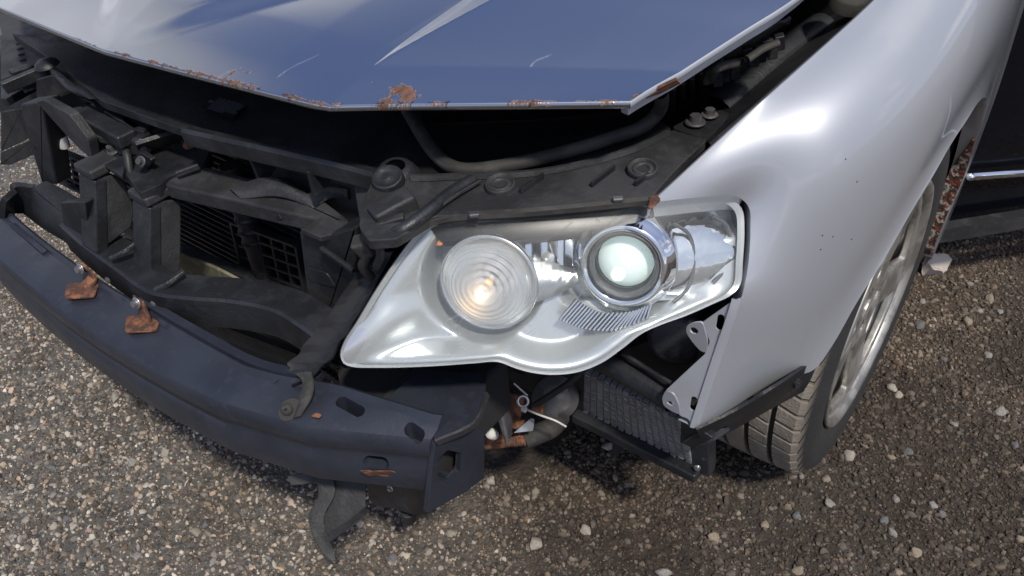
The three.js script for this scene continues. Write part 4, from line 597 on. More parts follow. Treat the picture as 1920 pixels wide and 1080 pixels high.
// two struts in the middle of the grille
for (const [x, q, cap] of [[-0.055, [[-0.055, 0.66, 0.751], [-0.055, 0.657, 0.73], [-0.055, 0.637, 0.712], [-0.055, 0.589, 0.716], [-0.055, 0.563, 0.731], [-0.055, 0.553, 0.792]], [[-0.055, 0.674, 0.764], [-0.055, 0.676, 0.749], [-0.055, 0.661, 0.734], [-0.055, 0.66, 0.751]]], [0.05, [[0.05, 0.642, 0.736], [0.05, 0.641, 0.715], [0.05, 0.626, 0.691], [0.05, 0.519, 0.732], [0.05, 0.532, 0.778]], []]]) {
  const S = part('grille_strut', CR);
  mesh('strut_web', plate(q, 0.034, { face: [1, 0.2, 0], round: 0.006, bevel: 0.003 }), M.plasticDusty, S);
  const f = q.map(V), top = f[0], bot = f[f.length - 1];
  mesh('strut_face', plate([[x - 0.042, top.y, top.z + 0.004], [x + 0.001, top.y, top.z + 0.004], [x + 0.001, bot.y, bot.z + 0.004], [x - 0.042, bot.y, bot.z + 0.004]], 0.02, { face: [0, 0, 1], round: 0.004, bevel: 0.003 }), M.plastic, S);
  mesh('strut_cap', block([x - 0.02, top.y + 0.008, top.z - 0.018], [0.048, 0.016, 0.05], 0.005), M.plasticDusty, S);
  mesh('strut_gusset', ribbon([[0.096, 0.556, 0.798], [0.109, 0.562, 0.781], [0.119, 0.57, 0.758]].map((p) => [p[0] + (x < 0 ? -0.105 : 0), p[1] + (x < 0 ? 0.012 : 0), p[2]]), [[0.101, 0.55, 0.797], [0.113, 0.555, 0.779], [0.118, 0.562, 0.758]].map((p) => [p[0] + (x < 0 ? -0.105 : 0), p[1] + (x < 0 ? 0.012 : 0), p[2]]), 0.006, 10, 4, 0.002), M.plastic, S);
}
// strut head plates with screws
pl('lock_bracket', [[-0.136, 0.675, 0.709], [-0.13, 0.675, 0.694], [-0.048, 0.675, 0.7], [-0.018, 0.675, 0.722], [0.002, 0.675, 0.738], [-0.05, 0.675, 0.733], [-0.083, 0.675, 0.736]], 0.006, M.plastic, { round: 0.006, holes: [{ at: [-0.125, 0.675, 0.702], r: 0.006 }] });
pl('lock_bracket', [[-0.046, 0.668, 0.7], [0.001, 0.696, 0.7], [0.028, 0.691, 0.7], [-0.012, 0.656, 0.7], [-0.045, 0.649, 0.7]], 0.008, M.plastic, { round: 0.008 });
bolt('lock_screw', [-0.074, 0.678, 0.702], [0, 0.9, 0.4], 0.012, M.steelDull, CR); bolt('lock_screw', [-0.125, 0.678, 0.705], [0, 0.9, 0.4], 0.009, M.rust, CR); bolt('lock_screw', [0.015, 0.69, 0.71], [0.3, 0.5, 0.8], 0.008, M.steelDull, CR);
mesh('lock_lever', [tube([[-0.09, 0.69, 0.701], [-0.061, 0.69, 0.695], [-0.03, 0.685, 0.706], [-0.016, 0.66, 0.718], [-0.011, 0.64, 0.714]], 0.006, 24, 8)], M.rubber, CR);
pl('lock_plate', [[-0.09, 0.71, 0.668], [-0.091, 0.71, 0.641], [-0.04, 0.71, 0.643], [-0.023, 0.71, 0.674], [-0.047, 0.71, 0.683]], 0.008, M.plastic, { round: 0.004 });
mesh('lock_bar', bar([-0.099, 0.715, 0.652], [0.011, 0.715, 0.646], 0.008, 0.006), M.steelDull, CR);
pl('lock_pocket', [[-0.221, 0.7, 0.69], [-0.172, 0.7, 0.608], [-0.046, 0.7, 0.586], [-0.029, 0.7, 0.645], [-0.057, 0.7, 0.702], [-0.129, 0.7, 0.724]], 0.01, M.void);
mesh('lock_housing', [bar([-0.169, 0.705, 0.69], [-0.029, 0.705, 0.696], 0.03, 0.02), bar([-0.138, 0.7, 0.661], [-0.041, 0.7, 0.671], 0.014, 0.02), block([-0.043, 0.69, 0.684], [0.05, 0.03, 0.03], 0.006, [0, 0.5, 0])], M.plastic, CR);
pl('carrier_arm', [[-0.203, 0.735, 0.73], [-0.174, 0.745, 0.73], [-0.103, 0.74, 0.73], [-0.077, 0.707, 0.73], [-0.094, 0.669, 0.73], [-0.121, 0.677, 0.73], [-0.151, 0.697, 0.73]], 0.014, M.plasticDusty, { round: 0.006 });
mesh('white_post', rod([-0.252, 0.65, 0.7], [-0.257, 0.628, 0.7], 0.009), M.white, CR);
// left-hand strut and the fittings of the missing lamp
pl('outer_strut', [[-0.287, 0.707, 0.725], [-0.197, 0.735, 0.725], [-0.215, 0.702, 0.725], [-0.297, 0.556, 0.725], [-0.361, 0.535, 0.725], [-0.323, 0.634, 0.725]], 0.03, M.plastic, { round: 0.006, bevel: 0.003, holes: [{ at: [-0.308, 0.62, 0.725], r: 0.006, r2: 0.01 }, { at: [-0.295, 0.68, 0.725], r: 0.006, r2: 0.005 }] });
pl('lamp_carrier_plate', [[-0.598, 0.583, 0.66], [-0.484, 0.62, 0.66], [-0.51, 0.554, 0.66], [-0.71, 0.464, 0.66]], 0.012, M.plastic); pl('lamp_carrier_plate', [[-0.714, 0.461, 0.66], [-0.51, 0.549, 0.66], [-0.522, 0.516, 0.66], [-0.686, 0.441, 0.66], [-0.755, 0.418, 0.66]], 0.012, M.plastic);
pl('lamp_carrier_top', [[-0.626, 0.7, 0.592], [-0.497, 0.7, 0.581], [-0.432, 0.7, 0.613], [-0.429, 0.7, 0.689]], 0.012, M.plasticDusty); pl('lamp_carrier_top', [[-0.538, 0.66, 0.654], [-0.521, 0.66, 0.579], [-0.469, 0.66, 0.614], [-0.45, 0.66, 0.688], [-0.458, 0.66, 0.693]], 0.014, M.plastic);
mesh('lamp_fixing', [bar([-0.433, 0.7, 0.668], [-0.428, 0.7, 0.631], 0.02, 0.015), bar([-0.418, 0.69, 0.694], [-0.395, 0.7, 0.626], 0.014, 0.02)], M.plastic, CR);
pl('carrier_cheek', [[-0.362, 0.704, 0.66], [-0.281, 0.732, 0.66], [-0.228, 0.717, 0.66], [-0.35, 0.668, 0.66], [-0.398, 0.658, 0.66]], 0.012, M.plastic);
for (let i = 0; i < 4; i++) mesh('vent_slot_rib', bar([-0.549, 0.705, 0.599], [-0.545, 0.705, 0.589], 0.004, 0.004).translate(0.028 * i, 0, 0.012 * i), M.void, CR);
mesh('panel_clip', lathe([[0, 0.01], [0.012, 0.009], [0.018, 0.004], [0.02, 0]], [-0.301, 0.742, 0.656], [0, 1, 0.1], 24), M.plastic, CR);
mesh('support_rail', ribbon([[-0.283, 0.742, 0.655], [-0.194, 0.74, 0.669], [-0.122, 0.735, 0.673]], [[-0.276, 0.735, 0.665], [-0.192, 0.735, 0.681], [-0.149, 0.73, 0.678]], 0.006, 14, 4, 0.004), M.plastic, CR);
pl('right_lamp_shelf', [[-0.44, 0.69, 0.66], [-0.44, 0.7, 0.40], [-0.8, 0.71, 0.35], [-0.8, 0.70, 0.52]], 0.03, M.plasticDusty, { face: [0, 1, 0] });
mesh('right_lamp_housing', block([-0.62, 0.58, 0.44], [0.36, 0.17, 0.24], 0.02, [0, 0.5, 0]), M.plastic, CR);
// air duct boxes at the lower left of the grille
pl('duct_top', [[-0.306, 0.565, 0.758], [-0.31, 0.565, 0.733], [-0.28, 0.565, 0.731], [-0.185, 0.565, 0.732], [-0.121, 0.565, 0.766], [-0.197, 0.565, 0.769]], 0.012, M.plastic, { round: 0.006 });
mesh('duct_wall', ribbon([[-0.31, 0.563, 0.757], [-0.259, 0.563, 0.76], [-0.201, 0.563, 0.768], [-0.156, 0.563, 0.768]], [[-0.367, 0.5, 0.773], [-0.291, 0.5, 0.778], [-0.222, 0.5, 0.778], [-0.144, 0.51, 0.788]], 0.01, 20, 6, 0.004), M.plastic, CR);
mesh('duct_side', ribbon([[-0.324, 0.563, 0.804], [-0.337, 0.563, 0.771], [-0.31, 0.563, 0.757]], [[-0.368, 0.5, 0.812], [-0.38, 0.5, 0.785], [-0.367, 0.5, 0.773]], 0.01, 14, 5, 0.003), M.plastic, CR);
pl('duct_cheek', [[-0.147, 0.603, 0.78], [-0.051, 0.638, 0.78], [-0.122, 0.517, 0.78], [-0.161, 0.485, 0.78], [-0.208, 0.487, 0.78], [-0.189, 0.537, 0.78]], 0.012, M.plastic, { round: 0.006, holes: [[[-0.164, 0.524, 0.78], [-0.152, 0.518, 0.78], [-0.156, 0.5, 0.78], [-0.177, 0.493, 0.78], [-0.177, 0.506, 0.78]]] });
// lower bar of the grille, and the slotted shelf behind it
mesh('lower_grille_bar', sweep([[-0.185, 0.552, 0.781], [-0.109, 0.552, 0.79], [-0.002, 0.552, 0.797], [0.096, 0.552, 0.8], [0.149, 0.552, 0.779], [0.206, 0.552, 0.75], [0.271, 0.552, 0.729], [0.334, 0.55, 0.729], [0.371, 0.545, 0.731]], [[0, 0], [0.004, -0.003], [0.005, -0.05], [-0.006, -0.05], [-0.006, -0.01], [-0.046, -0.01], [-0.046, 0]].map(([a, b]) => [a, b]), { n: 60 }), M.plastic, CR);
for (const q of [[[0.075, 0.59, 0.84], 0.004], [[0.187, 0.599, 0.84], 0.004]]) mesh('bar_rivet', lathe([[0, 0.003], [0.004, 0.002], [0.005, 0]], q[0], [0.1, 0, 1], 12), M.steelDull, CR);
pl('slot_shelf', [[0.085, 0.535, 0.786], [0.083, 0.535, 0.743], [0.147, 0.535, 0.72], [0.195, 0.535, 0.71], [0.293, 0.535, 0.707], [0.341, 0.535, 0.72], [0.277, 0.535, 0.711], [0.183, 0.535, 0.739]], 0.01, M.plastic, { holes: [{ slot: [[0.1, 0.535, 0.776], [0.121, 0.535, 0.764]], r: 0.005 }] });
for (let i = 0; i < 5; i++) mesh('shelf_tooth', block(V([0.201, 0.538, 0.714]).lerp(V([0.323, 0.538, 0.717]), i / 5).toArray(), [0.014, 0.012, 0.02], 0.003, [0, 0.5, 0]), M.plastic, CR);
// right-hand strut next to the headlight
pl('outer_strut', [[0.294, 0.655, 0.672], [0.336, 0.659, 0.672], [0.412, 0.705, 0.672], [0.407, 0.679, 0.672], [0.387, 0.626, 0.672], [0.393, 0.618, 0.672], [0.325, 0.525, 0.672], [0.271, 0.447, 0.672], [0.258, 0.472, 0.672], [0.272, 0.544, 0.672]], 0.05, M.plastic, { round: 0.005, bevel: 0.003, holes: [{ at: [0.308, 0.647, 0.672], r: 0.005, r2: 0.004 }, { at: [0.301, 0.612, 0.672], r: 0.0035 }] });
mesh('strut_recess', plate([[0.292, 0.594, 0.674], [0.333, 0.602, 0.674], [0.344, 0.582, 0.674], [0.313, 0.575, 0.674], [0.288, 0.571, 0.674]], 0.002, { round: 0.006 }), M.plastic, CR);
pl('strut_shelf', [[0.314, 0.672, 0.683], [0.35, 0.672, 0.682], [0.369, 0.672, 0.654], [0.369, 0.672, 0.637], [0.346, 0.672, 0.641], [0.318, 0.672, 0.652]], 0.008, M.plasticDusty);
mesh('strut_edge', bar([0.343, 0.651, 0.68], [0.399, 0.638, 0.68], 0.006, 0.006), M.plastic, CR);
pl('strut_cheek', [[0.399, 0.697, 0.66], [0.414, 0.677, 0.66], [0.408, 0.652, 0.66], [0.432, 0.67, 0.66], [0.394, 0.595, 0.66], [0.378, 0.601, 0.66]], 0.01, M.plastic);
mesh('wiring_clump', [tube([[0.434, 0.701, 0.69], [0.461, 0.707, 0.7], [0.445, 0.677, 0.7], [0.443, 0.654, 0.69]], 0.006, 20, 8), tube([[0.455, 0.72, 0.69], [0.482, 0.715, 0.7], [0.47, 0.688, 0.7]], 0.005, 20, 8), block([0.455, 0.711, 0.7], [0.02, 0.025, 0.02], 0.004, [0.3, 0.5, 0.2])], M.rubberDusty, CR);
// rubber air seal hanging between strut and headlight
mesh('air_seal', ribbon([[0.431, 0.668, 0.68], [0.413, 0.639, 0.7], [0.398, 0.609, 0.719], [0.393, 0.597, 0.728], [0.383, 0.587, 0.738], [0.38, 0.576, 0.744], [0.37, 0.559, 0.762], [0.367, 0.549, 0.767], [0.356, 0.537, 0.781], [0.361, 0.532, 0.782], [0.347, 0.514, 0.804]], [[0.455, 0.678, 0.658], [0.449, 0.649, 0.685], [0.442, 0.619, 0.714], [0.436, 0.604, 0.726], [0.432, 0.59, 0.736], [0.425, 0.582, 0.743], [0.421, 0.563, 0.757], [0.412, 0.554, 0.767], [0.4, 0.536, 0.778], [0.376, 0.524, 0.795]], 0.003, 80, 8, -0.012), M.rubber, CR);
mesh('seal_foot', [ribbon([[0.378, 0.537, 0.787], [0.392, 0.532, 0.789], [0.402, 0.525, 0.805], [0.407, 0.506, 0.825]], [[0.397, 0.541, 0.776], [0.409, 0.539, 0.785], [0.417, 0.527, 0.799], [0.415, 0.511, 0.819]], 0.003, 20, 4, 0.002), plate([[0.398, 0.527, 0.811], [0.408, 0.522, 0.807], [0.412, 0.509, 0.817], [0.406, 0.504, 0.828], [0.397, 0.504, 0.836], [0.389, 0.513, 0.833], [0.389, 0.524, 0.821]], 0.004, { round: 0.012 }), lathe([[0.002, 0.004], [0.006, 0.004], [0.008, 0]], [0.398, 0.517, 0.824], [0.5, 0.6, 0.6], 16)], M.rubberDusty, CR);

// ---------------------------------------------------------------- radiator and shutters behind the grille
{
  const Rd = part('radiator', car);
  mesh('core', block([-0.02, 0.46, 0.555], [0.8, 0.44, 0.03], 0.004), M.void, Rd);
  for (let i = 0; i < 30; i++) mesh('core_tube', bar([-0.41, 0.262 + i * 0.0135, 0.578], [0.37, 0.262 + i * 0.0135, 0.578], 0.012, 0.004), M.plastic, Rd);
  mesh('end_tank', [rod([0.05, 0.3, 0.60], [0.05, 0.64, 0.60], 0.018), ...[0, 1, 2, 3, 4, 5].map((i) => lathe([[0.018, -0.004], [0.0205, 0], [0.018, 0.004]], [0.05, 0.5 + i * 0.022, 0.60], [0, 1, 0], 20))], M.plastic, Rd);
  mesh('lower_rail', sweep([[-0.34, 0.403, 0.63], [-0.148, 0.417, 0.63], [0.008, 0.423, 0.62], [0.165, 0.425, 0.61]], [[-0.01, -0.012], [0.01, -0.012], [0.008, 0.006], [-0.01, 0.008]], { n: 20 }), M.plastic, Rd);
  mesh('insulation_strip', plate([[-0.138, 0.42, 0.64], [-0.034, 0.434, 0.64], [0.061, 0.436, 0.64], [-0.018, 0.403, 0.64], [-0.11, 0.371, 0.64], [-0.172, 0.36, 0.64]], 0.006, { round: 0.003 }), M.insulation, Rd);
  for (const [A, B, C, D2, nx, ny] of [[[0.009, 0.524, 0.6], [0.174, 0.542, 0.6], [0.158, 0.425, 0.6], [-0.011, 0.398, 0.6], 5, 5], [[-0.41, 0.563, 0.66], [-0.289, 0.571, 0.66], [-0.336, 0.486, 0.66], [-0.459, 0.482, 0.66], 4, 5]]) {
    const S = part('shutter_frame', Rd), a = V(A), b = V(B), c = V(C), d = V(D2);
    for (let i = 0; i <= nx; i++) mesh('vertical_bar', bar(a.clone().lerp(b, i / nx), d.clone().lerp(c, i / nx), 0.006, i % nx ? 0.01 : 0.018, [0, 0, 1]), M.plastic, S);
    for (let i = 0; i <= ny; i++) mesh('horizontal_bar', bar(a.clone().lerp(d, i / ny).add(new THREE.Vector3(0, 0, 0.004)), b.clone().lerp(c, i / ny).add(new THREE.Vector3(0, 0, 0.004)), i % ny ? 0.004 : 0.014, 0.005), M.plastic, S);
  }
  for (let i = 0; i < 9; i++) mesh('lower_louvre', bar(V([-0.068, 0.366, 0.7]).add(new THREE.Vector3(0, -i * 0.012, -i * 0.006)), V([0.261, 0.425, 0.69]).add(new THREE.Vector3(0, -i * 0.012, -i * 0.006)), 0.012, 0.003), M.plastic, Rd);
  mesh('lower_backing', plate([[-0.225, 0.277, 0.64], [0.231, 0.389, 0.64], [0.131, 0.176, 0.62], [-0.442, -0.031, 0.62]], 0.01), M.void, Rd);
  mesh('side_fin', [0, 1, 2, 3, 4, 5, 6].map((i) => bar(V([-0.283, 0.418, 0.66]).add(new THREE.Vector3(0, -i * 0.008, 0)), V([-0.226, 0.426, 0.66]).add(new THREE.Vector3(0, -i * 0.008, 0)), 0.01, 0.003)), M.plasticDusty, Rd);
}

// ---------------------------------------------------------------- engine bay
{
  const E = part('engine_bay', car);
  mesh('engine_dark_mass', block([-0.02, 0.46, 0.05], [1.06, 0.4, 0.8], 0.04), M.void, E);  // near-black box put in to keep the bay dark under the bonnet
  mesh('bay_floor', block([-0.1, 0.2, 0.0], [0.8, 0.03, 0.8], 0.01), M.void, E);
  mesh('firewall', block([0, 0.6, -0.45], [1.5, 0.75, 0.05], 0.01), M.void, E);
  mesh('lock_cable_hose', tube([[0.353, 0.77, 0.507], [0.394, 0.765, 0.532], [0.438, 0.755, 0.554], [0.476, 0.752, 0.565], [0.499, 0.752, 0.56], [0.535, 0.752, 0.523], [0.573, 0.753, 0.468], [0.605, 0.755, 0.412], [0.628, 0.762, 0.382], [0.638, 0.775, 0.366], [0.65, 0.8, 0.379], [0.665, 0.83, 0.413]], 0.0085, 90, 14), M.rubberDusty, E);
  mesh('inner_wing', ribbon([[0.607, 0.7, 0.257], [0.608, 0.7, 0.152], [0.609, 0.7, -0.008], [0.614, 0.7, -0.312]], [[0.694, 0.735, 0.332], [0.715, 0.76, 0.278], [0.749, 0.8, 0.175], [0.778, 0.83, 0.043]], 0.004, 30, 8), M.plastic, E);
  mesh('wing_channel', tube([[0.658, 0.72, 0.234], [0.669, 0.735, 0.171], [0.684, 0.75, 0.102], [0.703, 0.76, 0.001]], 0.028, 30, 20), M.plastic, E);
  bolt('wing_bolt', [0.664, 0.745, 0.313], [0, 1, 0], 0.013, M.steelDull, E); bolt('wing_bolt', [0.67, 0.745, 0.286], [0, 1, 0], 0.011, M.steelDull, E);
  mesh('wing_bracket', plate([[0.641, 0.742, 0.332], [0.648, 0.742, 0.301], [0.672, 0.742, 0.258], [0.69, 0.742, 0.264], [0.692, 0.742, 0.339]], 0.006, { round: 0.006 }), M.plastic, E);
  for (let i = 0; i < 6; i++) mesh('airbox_rib', bar(V([0.603, 0.72, 0.254]).lerp(V([0.632, 0.74, 0.176]), i / 5), V([0.645, 0.8, 0.342]).lerp(V([0.677, 0.82, 0.287]), i / 5), 0.006, 0.006), M.plastic, E);
  mesh('airbox', ribbon([[0.568, 0.69, 0.22], [0.595, 0.7, 0.109], [0.628, 0.72, -0.058]], [[0.636, 0.8, 0.347], [0.674, 0.82, 0.28], [0.71, 0.84, 0.164]], 0.004, 20, 4), M.plastic, E);
  const cb = []; for (let i = 0; i < 11; i++) { const q = V([0.67, 0.79, 0.273]).lerp(V([0.726, 0.83, 0.232]), i / 10); mesh('connector_block', block([q.x, q.y + 0.004 * (i % 3), q.z], [0.012, 0.02 + 0.006 * (i % 2), 0.010], 0.002, [0.2, 0.6, 0.1 * (i % 3)]), i % 3 ? M.plastic : M.plasticDusty, E); }
  mesh('loom', [tube([[0.672, 0.8, 0.3], [0.692, 0.83, 0.327], [0.696, 0.82, 0.282]], 0.006, 20, 8), tube([[0.672, 0.8, 0.311], [0.678, 0.82, 0.313], [0.685, 0.82, 0.288]], 0.004, 20, 8), tube([[0.711, 0.83, 0.289], [0.719, 0.835, 0.263], [0.731, 0.84, 0.248]], 0.005, 20, 8)], M.rubberDusty, E);
  mesh('fluid_cap', lathe([[0, 0.02], [0.02, 0.019], [0.026, 0.014], [0.028, 0]], [0.751, 0.83, 0.066], [0.2, 1, 0.2], 30), M.rubberDusty, E);
  mesh('bay_panel', plate([[0.314, 0.71, 0.447], [0.443, 0.71, 0.357], [0.563, 0.71, 0.25], [0.558, 0.71, 0.205], [0.4, 0.71, 0.297], [0.26, 0.71, 0.399]], 0.01), M.plastic, E);
}

// ---------------------------------------------------------------- beneath the headlight
{
  const U = part('lower_front_frame', car);
  mesh('rail_top', plate([[0.477, 0.505, 0.671], [0.557, 0.505, 0.629], [0.579, 0.505, 0.665], [0.595, 0.505, 0.703], [0.576, 0.505, 0.752], [0.555, 0.505, 0.738], [0.479, 0.505, 0.746]], 0.006, { round: 0.003 }), M.beam, U);
  mesh('rail_lip', ribbon([[0.577, 0.507, 0.753], [0.597, 0.507, 0.705], [0.578, 0.507, 0.656]], [[0.576, 0.495, 0.749], [0.592, 0.49, 0.697], [0.577, 0.495, 0.651]], 0.003, 16, 3), M.plasticDusty, U);
  mesh('rail_side', plate([[0.573, 0.5, 0.75], [0.573, 0.466, 0.679], [0.573, 0.431, 0.664], [0.573, 0.352, 0.675], [0.573, 0.364, 0.716], [0.573, 0.397, 0.783], [0.573, 0.441, 0.769]], 0.008, { face: [1, 0, 0.3], round: 0.004, holes: [[[0.573, 0.47, 0.752], [0.573, 0.47, 0.732], [0.573, 0.442, 0.71], [0.573, 0.411, 0.717], [0.573, 0.412, 0.742], [0.573, 0.437, 0.757]]] }), M.beam, U);
  mesh('rail_dark_filler', block([0.5, 0.435, 0.66], [0.1, 0.1, 0.17], 0.01), M.void, U);  // near-black block added so the opening in the rail side looks shaded
  mesh('rail_front', plate([[0.386, 0.276, 0.735], [0.538, 0.377, 0.735], [0.519, 0.299, 0.735], [0.487, 0.266, 0.735], [0.441, 0.245, 0.735], [0.389, 0.213, 0.735], [0.38, 0.223, 0.735]], 0.012, { round: 0.004 }), M.plastic, U);
  bolt('rail_screw', [0.446, 0.302, 0.738], [0.2, 0.2, 1], 0.005, M.steel, U);
  mesh('drain_stub', rod([0.45, 0.231, 0.72], [0.447, 0.208, 0.72], 0.012), M.rubber, U);
  mesh('rail_web', plate([[0.353, 0.47, 0.711], [0.434, 0.47, 0.658], [0.459, 0.47, 0.653], [0.446, 0.47, 0.732], [0.397, 0.47, 0.742]], 0.01), M.void, U);
  mesh('hanging_bracket', [ribbon([[0.37, 0.35, 0.799], [0.388, 0.328, 0.816], [0.389, 0.312, 0.84], [0.405, 0.306, 0.851], [0.433, 0.29, 0.861], [0.45, 0.278, 0.86]], [[0.389, 0.347, 0.787], [0.405, 0.329, 0.801], [0.407, 0.31, 0.828], [0.417, 0.301, 0.838], [0.431, 0.291, 0.844], [0.452, 0.28, 0.856]], 0.003, 30, 5, 0.001), plate([[0.383, 0.339, 0.784], [0.422, 0.333, 0.757], [0.439, 0.295, 0.783], [0.411, 0.269, 0.834], [0.398, 0.283, 0.83], [0.395, 0.3, 0.814], [0.396, 0.314, 0.799]], 0.003, { round: 0.004 }), ribbon([[0.437, 0.3, 0.78], [0.432, 0.298, 0.811], [0.425, 0.3, 0.84]], [[0.447, 0.301, 0.787], [0.441, 0.298, 0.82], [0.437, 0.299, 0.848]], 0.003, 14, 3)], M.plasticDusty, U);
  mesh('bracket_side_plate', plate([[0.328, 0.332, 0.821], [0.357, 0.335, 0.792], [0.366, 0.322, 0.799], [0.338, 0.321, 0.824]], 0.003, { round: 0.004 }), M.plasticDusty, U);  // small plate beside the hanging bracket
  mesh('tow_arm', [ribbon([[0.532, 0.468, 0.589], [0.535, 0.424, 0.599], [0.545, 0.38, 0.604], [0.559, 0.348, 0.61]], [[0.539, 0.467, 0.584], [0.542, 0.424, 0.594], [0.549, 0.384, 0.597], [0.561, 0.352, 0.604]], 0.004, 20, 4, 0.002), ribbon([[0.539, 0.467, 0.584], [0.542, 0.424, 0.594], [0.549, 0.384, 0.597], [0.561, 0.352, 0.604]], [[0.534, 0.442, 0.565], [0.538, 0.395, 0.577], [0.551, 0.357, 0.582], [0.553, 0.336, 0.594]], 0.004, 20, 4)], M.steelDull, U);
  mesh('pale_bolt', lathe([[0, 0.02], [0.007, 0.019], [0.009, 0.012], [0.008, 0]], [0.518, 0.321, 0.589], [0.1, 0.8, 0.5], 14), M.white, U);
  mesh('rusty_pipe', [rod([0.487, 0.274, 0.581], [0.546, 0.276, 0.529], 0.011), ...[0, 1, 2, 3, 4].map((i) => lathe([[0.011, -0.003], [0.013, 0], [0.011, 0.003]], V([0.524, 0.276, 0.548]).lerp(V([0.546, 0.276, 0.529]), i / 4), [0.8, 0, -0.6], 16))], M.rust, U);
  mesh('rusty_bracket', [plate([[0.497, 0.347, 0.528], [0.523, 0.339, 0.515], [0.529, 0.311, 0.539], [0.523, 0.306, 0.551], [0.507, 0.325, 0.543]], 0.008, { round: 0.004 }), block([0.557, 0.347, 0.529], [0.018, 0.014, 0.014], 0.003, [0.2, 0.4, 0.1]), plate([[0.524, 0.317, 0.554], [0.539, 0.321, 0.537], [0.541, 0.311, 0.547], [0.53, 0.31, 0.557]], 0.004)], M.rust, U);
  mesh('grey_hose', tube([[0.536, 0.275, 0.538], [0.55, 0.28, 0.521], [0.559, 0.279, 0.498], [0.555, 0.276, 0.471]], 0.016, 20, 14), M.rubberDusty, U);
  mesh('label_tag', plate([[0.538, 0.317, 0.567], [0.551, 0.333, 0.54], [0.556, 0.331, 0.538], [0.56, 0.318, 0.548]], 0.001, { round: 0.002 }), std({ color: rgb(0.3, 0.34, 0.4), roughness: 0.6, map: dustMap }), U);
  mesh('horn', lathe([[0, 0.02], [0.02, 0.019], [0.024, 0.012], [0.036, 0.008], [0.037, 0], [0.03, -0.012], [0, -0.014]], [0.546, 0.314, 0.471], [0.6, 0.5, 0.6], 32), M.steelDull, U);
  mesh('horn_cable', tube([[0.55, 0.35, 0.531], [0.572, 0.375, 0.519], [0.601, 0.411, 0.507], [0.622, 0.446, 0.503]], 0.005, 24, 8), M.rubber, U);
  mesh('eyelet', new THREE.TorusGeometry(0.0075, 0.0025, 10, 24).rotateX(-0.7).rotateY(0.6).translate(...[0.544, 0.372, 0.547]), M.steel, U);
  mesh('zip_tie', [tube([[0.549, 0.363, 0.551], [0.577, 0.37, 0.554], [0.603, 0.37, 0.55], [0.614, 0.355, 0.54]], 0.0016, 30, 6), block([0.55, 0.364, 0.553], [0.008, 0.008, 0.006], 0.001)], M.white, U);
  mesh('link_rod', rod([0.515, 0.378, 0.53], [0.538, 0.363, 0.528], 0.002), M.steel, U);
  mesh('mass_behind', block([0.45, 0.4, 0.3], [0.25, 0.3, 0.3], 0.03), M.void, U);
}

// ---------------------------------------------------------------- charge-air cooler in front of the wheel
{
  const I = part('charge_cooler', car), a = V([0.59, 0.382, 0.455]), b = V([0.752, 0.375, 0.455]), c = V([0.77, 0.277, 0.44]), d = V([0.577, 0.274, 0.44]), n = 15, off = (p, k) => p.clone().add(new THREE.Vector3(0, 0, k));
  mesh('core_back', plate([a, b, c, d].map((p) => off(p, -0.012)), 0.02), M.void, I);
  for (let i = 0; i < n; i++) {
    const t0 = (i + 0.08) / n, t1 = (i + 0.9) / n; mesh('fin_column', plate([a.clone().lerp(b, t0), a.clone().lerp(b, t1), d.clone().lerp(c, t1), d.clone().lerp(c, t0)], 0.01, { bevel: 0.001, round: 0.001, face: [0, 0, 1] }), M.finMetal, I);
  }
  const fins = []; for (let i = 0; i < n; i++) for (let k = 0; k < 26; k++) { const t0 = (i + 0.14) / n, t1 = (i + 0.84) / n, q = (k + 0.5) / 26, A = a.clone().lerp(d, q), B = b.clone().lerp(c, q); fins.push(bar(off(A.clone().lerp(B, t0), 0.001), off(A.clone().lerp(B, t1), 0.001 + 0.003 * (hash(i, k, 5) - 0.5)).add(new THREE.Vector3(0, 0.004 * (hash(i, k, 6) - 0.5), 0)), 0.003, 0.0016)); }
  const fm = mesh('fins', fins, M.steel, I); fm.userData.kind = 'stuff';
  mesh('lower_frame', bar(off(d, 0.004).add(new THREE.Vector3(-0.01, -0.008, 0)), off(c, 0.004).add(new THREE.Vector3(0.012, -0.008, 0)), 0.03, 0.018), M.plastic, I);
  mesh('side_frame', bar(off(c, 0).add(new THREE.Vector3(0.012, -0.012, -0.01)), off(b, 0).add(new THREE.Vector3(0.02, 0.02, -0.02)), 0.03, 0.022, [0, 0, 1]), M.plastic, I);
  mesh('side_frame', bar(off(d, 0).add(new THREE.Vector3(-0.012, -0.012, -0.01)), off(a, 0).add(new THREE.Vector3(-0.012, 0.02, -0.01)), 0.03, 0.02, [0, 0, 1]), M.plastic, I);
  mesh('top_tank', tube([[0.622, 0.438, 0.47], [0.66, 0.442, 0.475], [0.709, 0.443, 0.48], [0.749, 0.441, 0.485]], 0.017, 24, 18), M.plastic, I);
  mesh('tank_edge', bar([0.666, 0.474, 0.475], [0.75, 0.476, 0.49], 0.005, 0.004), M.plasticDusty, I);
  mesh('cavity', plate([[0.636, 0.423, 0.42], [0.759, 0.54, 0.42], [0.767, 0.458, 0.42], [0.719, 0.372, 0.42], [0.61, 0.371, 0.42]], 0.01), M.void, I);
  mesh('cavity_duct', lathe([[0.0, 0.0], [0.03, 0], [0.04, -0.01], [0.045, -0.03]], [0.718, 0.489, 0.43], [0.3, 0.3, 1], 24), M.plastic, I);
  bolt('frame_screw', [0.78, 0.288, 0.45], [0.3, 0.2, 1], 0.005, M.steel, I);
}
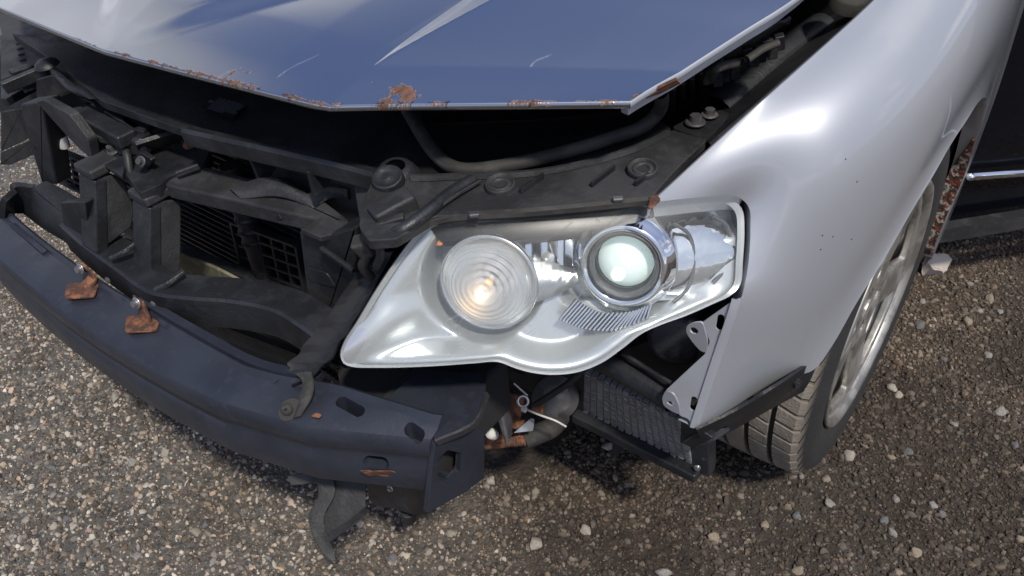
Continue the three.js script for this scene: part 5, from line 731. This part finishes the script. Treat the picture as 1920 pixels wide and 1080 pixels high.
// ---------------------------------------------------------------- liner edge under the wing
{
  const Q = part('liner_edge', car);
  mesh('edge_strip', ribbon([[0.8, 0.449, 0.519], [0.83, 0.461, 0.473], [0.86, 0.489, 0.438], [0.876, 0.452, 0.317]], [[0.79, 0.354, 0.463], [0.815, 0.342, 0.384], [0.845, 0.369, 0.352], [0.87, 0.392, 0.328]], 0.004, 30, 5, 0.003), M.plastic, Q);
  mesh('edge_flap', plate([[0.865, 0.472, 0.397], [0.865, 0.406, 0.269], [0.865, 0.376, 0.275], [0.865, 0.372, 0.305], [0.865, 0.414, 0.36], [0.865, 0.466, 0.405]], 0.004, { round: 0.005 }), M.plastic, Q);
  bolt('flap_screw', [0.868, 0.448, 0.374], [0.8, 0.1, 0.6], 0.008, M.plasticDusty, Q);
  mesh('corner_shroud', [plate([[0.769, 0.428, 0.5], [0.785, 0.443, 0.5], [0.797, 0.429, 0.5], [0.815, 0.425, 0.5], [0.791, 0.387, 0.5], [0.771, 0.387, 0.5]], 0.012, { round: 0.003 }), ribbon([[0.772, 0.375, 0.49], [0.795, 0.403, 0.48], [0.819, 0.41, 0.46]], [[0.79, 0.379, 0.49], [0.808, 0.394, 0.48], [0.822, 0.407, 0.46]], 0.004, 12, 3)], M.plastic, Q);
  mesh('fold_line', bar([0.778, 0.398, 0.505], [0.797, 0.427, 0.5], 0.003, 0.002), M.plasticDusty, Q);
}
// ---------------------------------------------------------------- rest of the body, out of view
{
  const B = part('body_shell', car);
  mesh('windscreen', plate([[-0.62, 1.02, -0.55], [0.62, 1.02, -0.55], [0.5, 1.4, -1.2], [-0.5, 1.4, -1.2]], 0.006), std({ color: rgb(0.02, 0.022, 0.024), roughness: 0.05 }), B);
  mesh('roof', plate([[-0.56, 1.42, -1.2], [0.56, 1.42, -1.2], [0.52, 1.44, -2.6], [-0.52, 1.44, -2.6]], 0.04, { round: 0.08 }), M.silver, B);
  for (const s of [-1, 1]) {
    mesh('pillar', bar([s * 0.72, 0.98, -0.55], [s * 0.55, 1.4, -1.2], 0.06, 0.05), M.silver, B);
    mesh('sill', block([s * 0.8, 0.24, -1.5], [0.14, 0.14, 2.0], 0.03), M.silver, B);
    mesh('rear_side', plate([[s * 0.9, 0.25, -1.5], [s * 0.9, 0.93, -1.5], [s * 0.88, 0.95, -3.4], [s * 0.88, 0.3, -3.4]], 0.03, { face: [s, 0, 0], round: 0.05 }), M.silver, B);
  }
  mesh('right_door', plate([[-0.9, 0.24, -0.5], [-0.9, 0.93, -0.5], [-0.9, 0.94, -1.48], [-0.9, 0.24, -1.48]], 0.05, { face: [-1, 0, 0], round: 0.04 }), M.silver, B);
  mesh('cabin', block([0, 0.6, -1.9], [1.5, 0.7, 2.7], 0.05), M.void, B);
}

renderer.render(scene, camera);
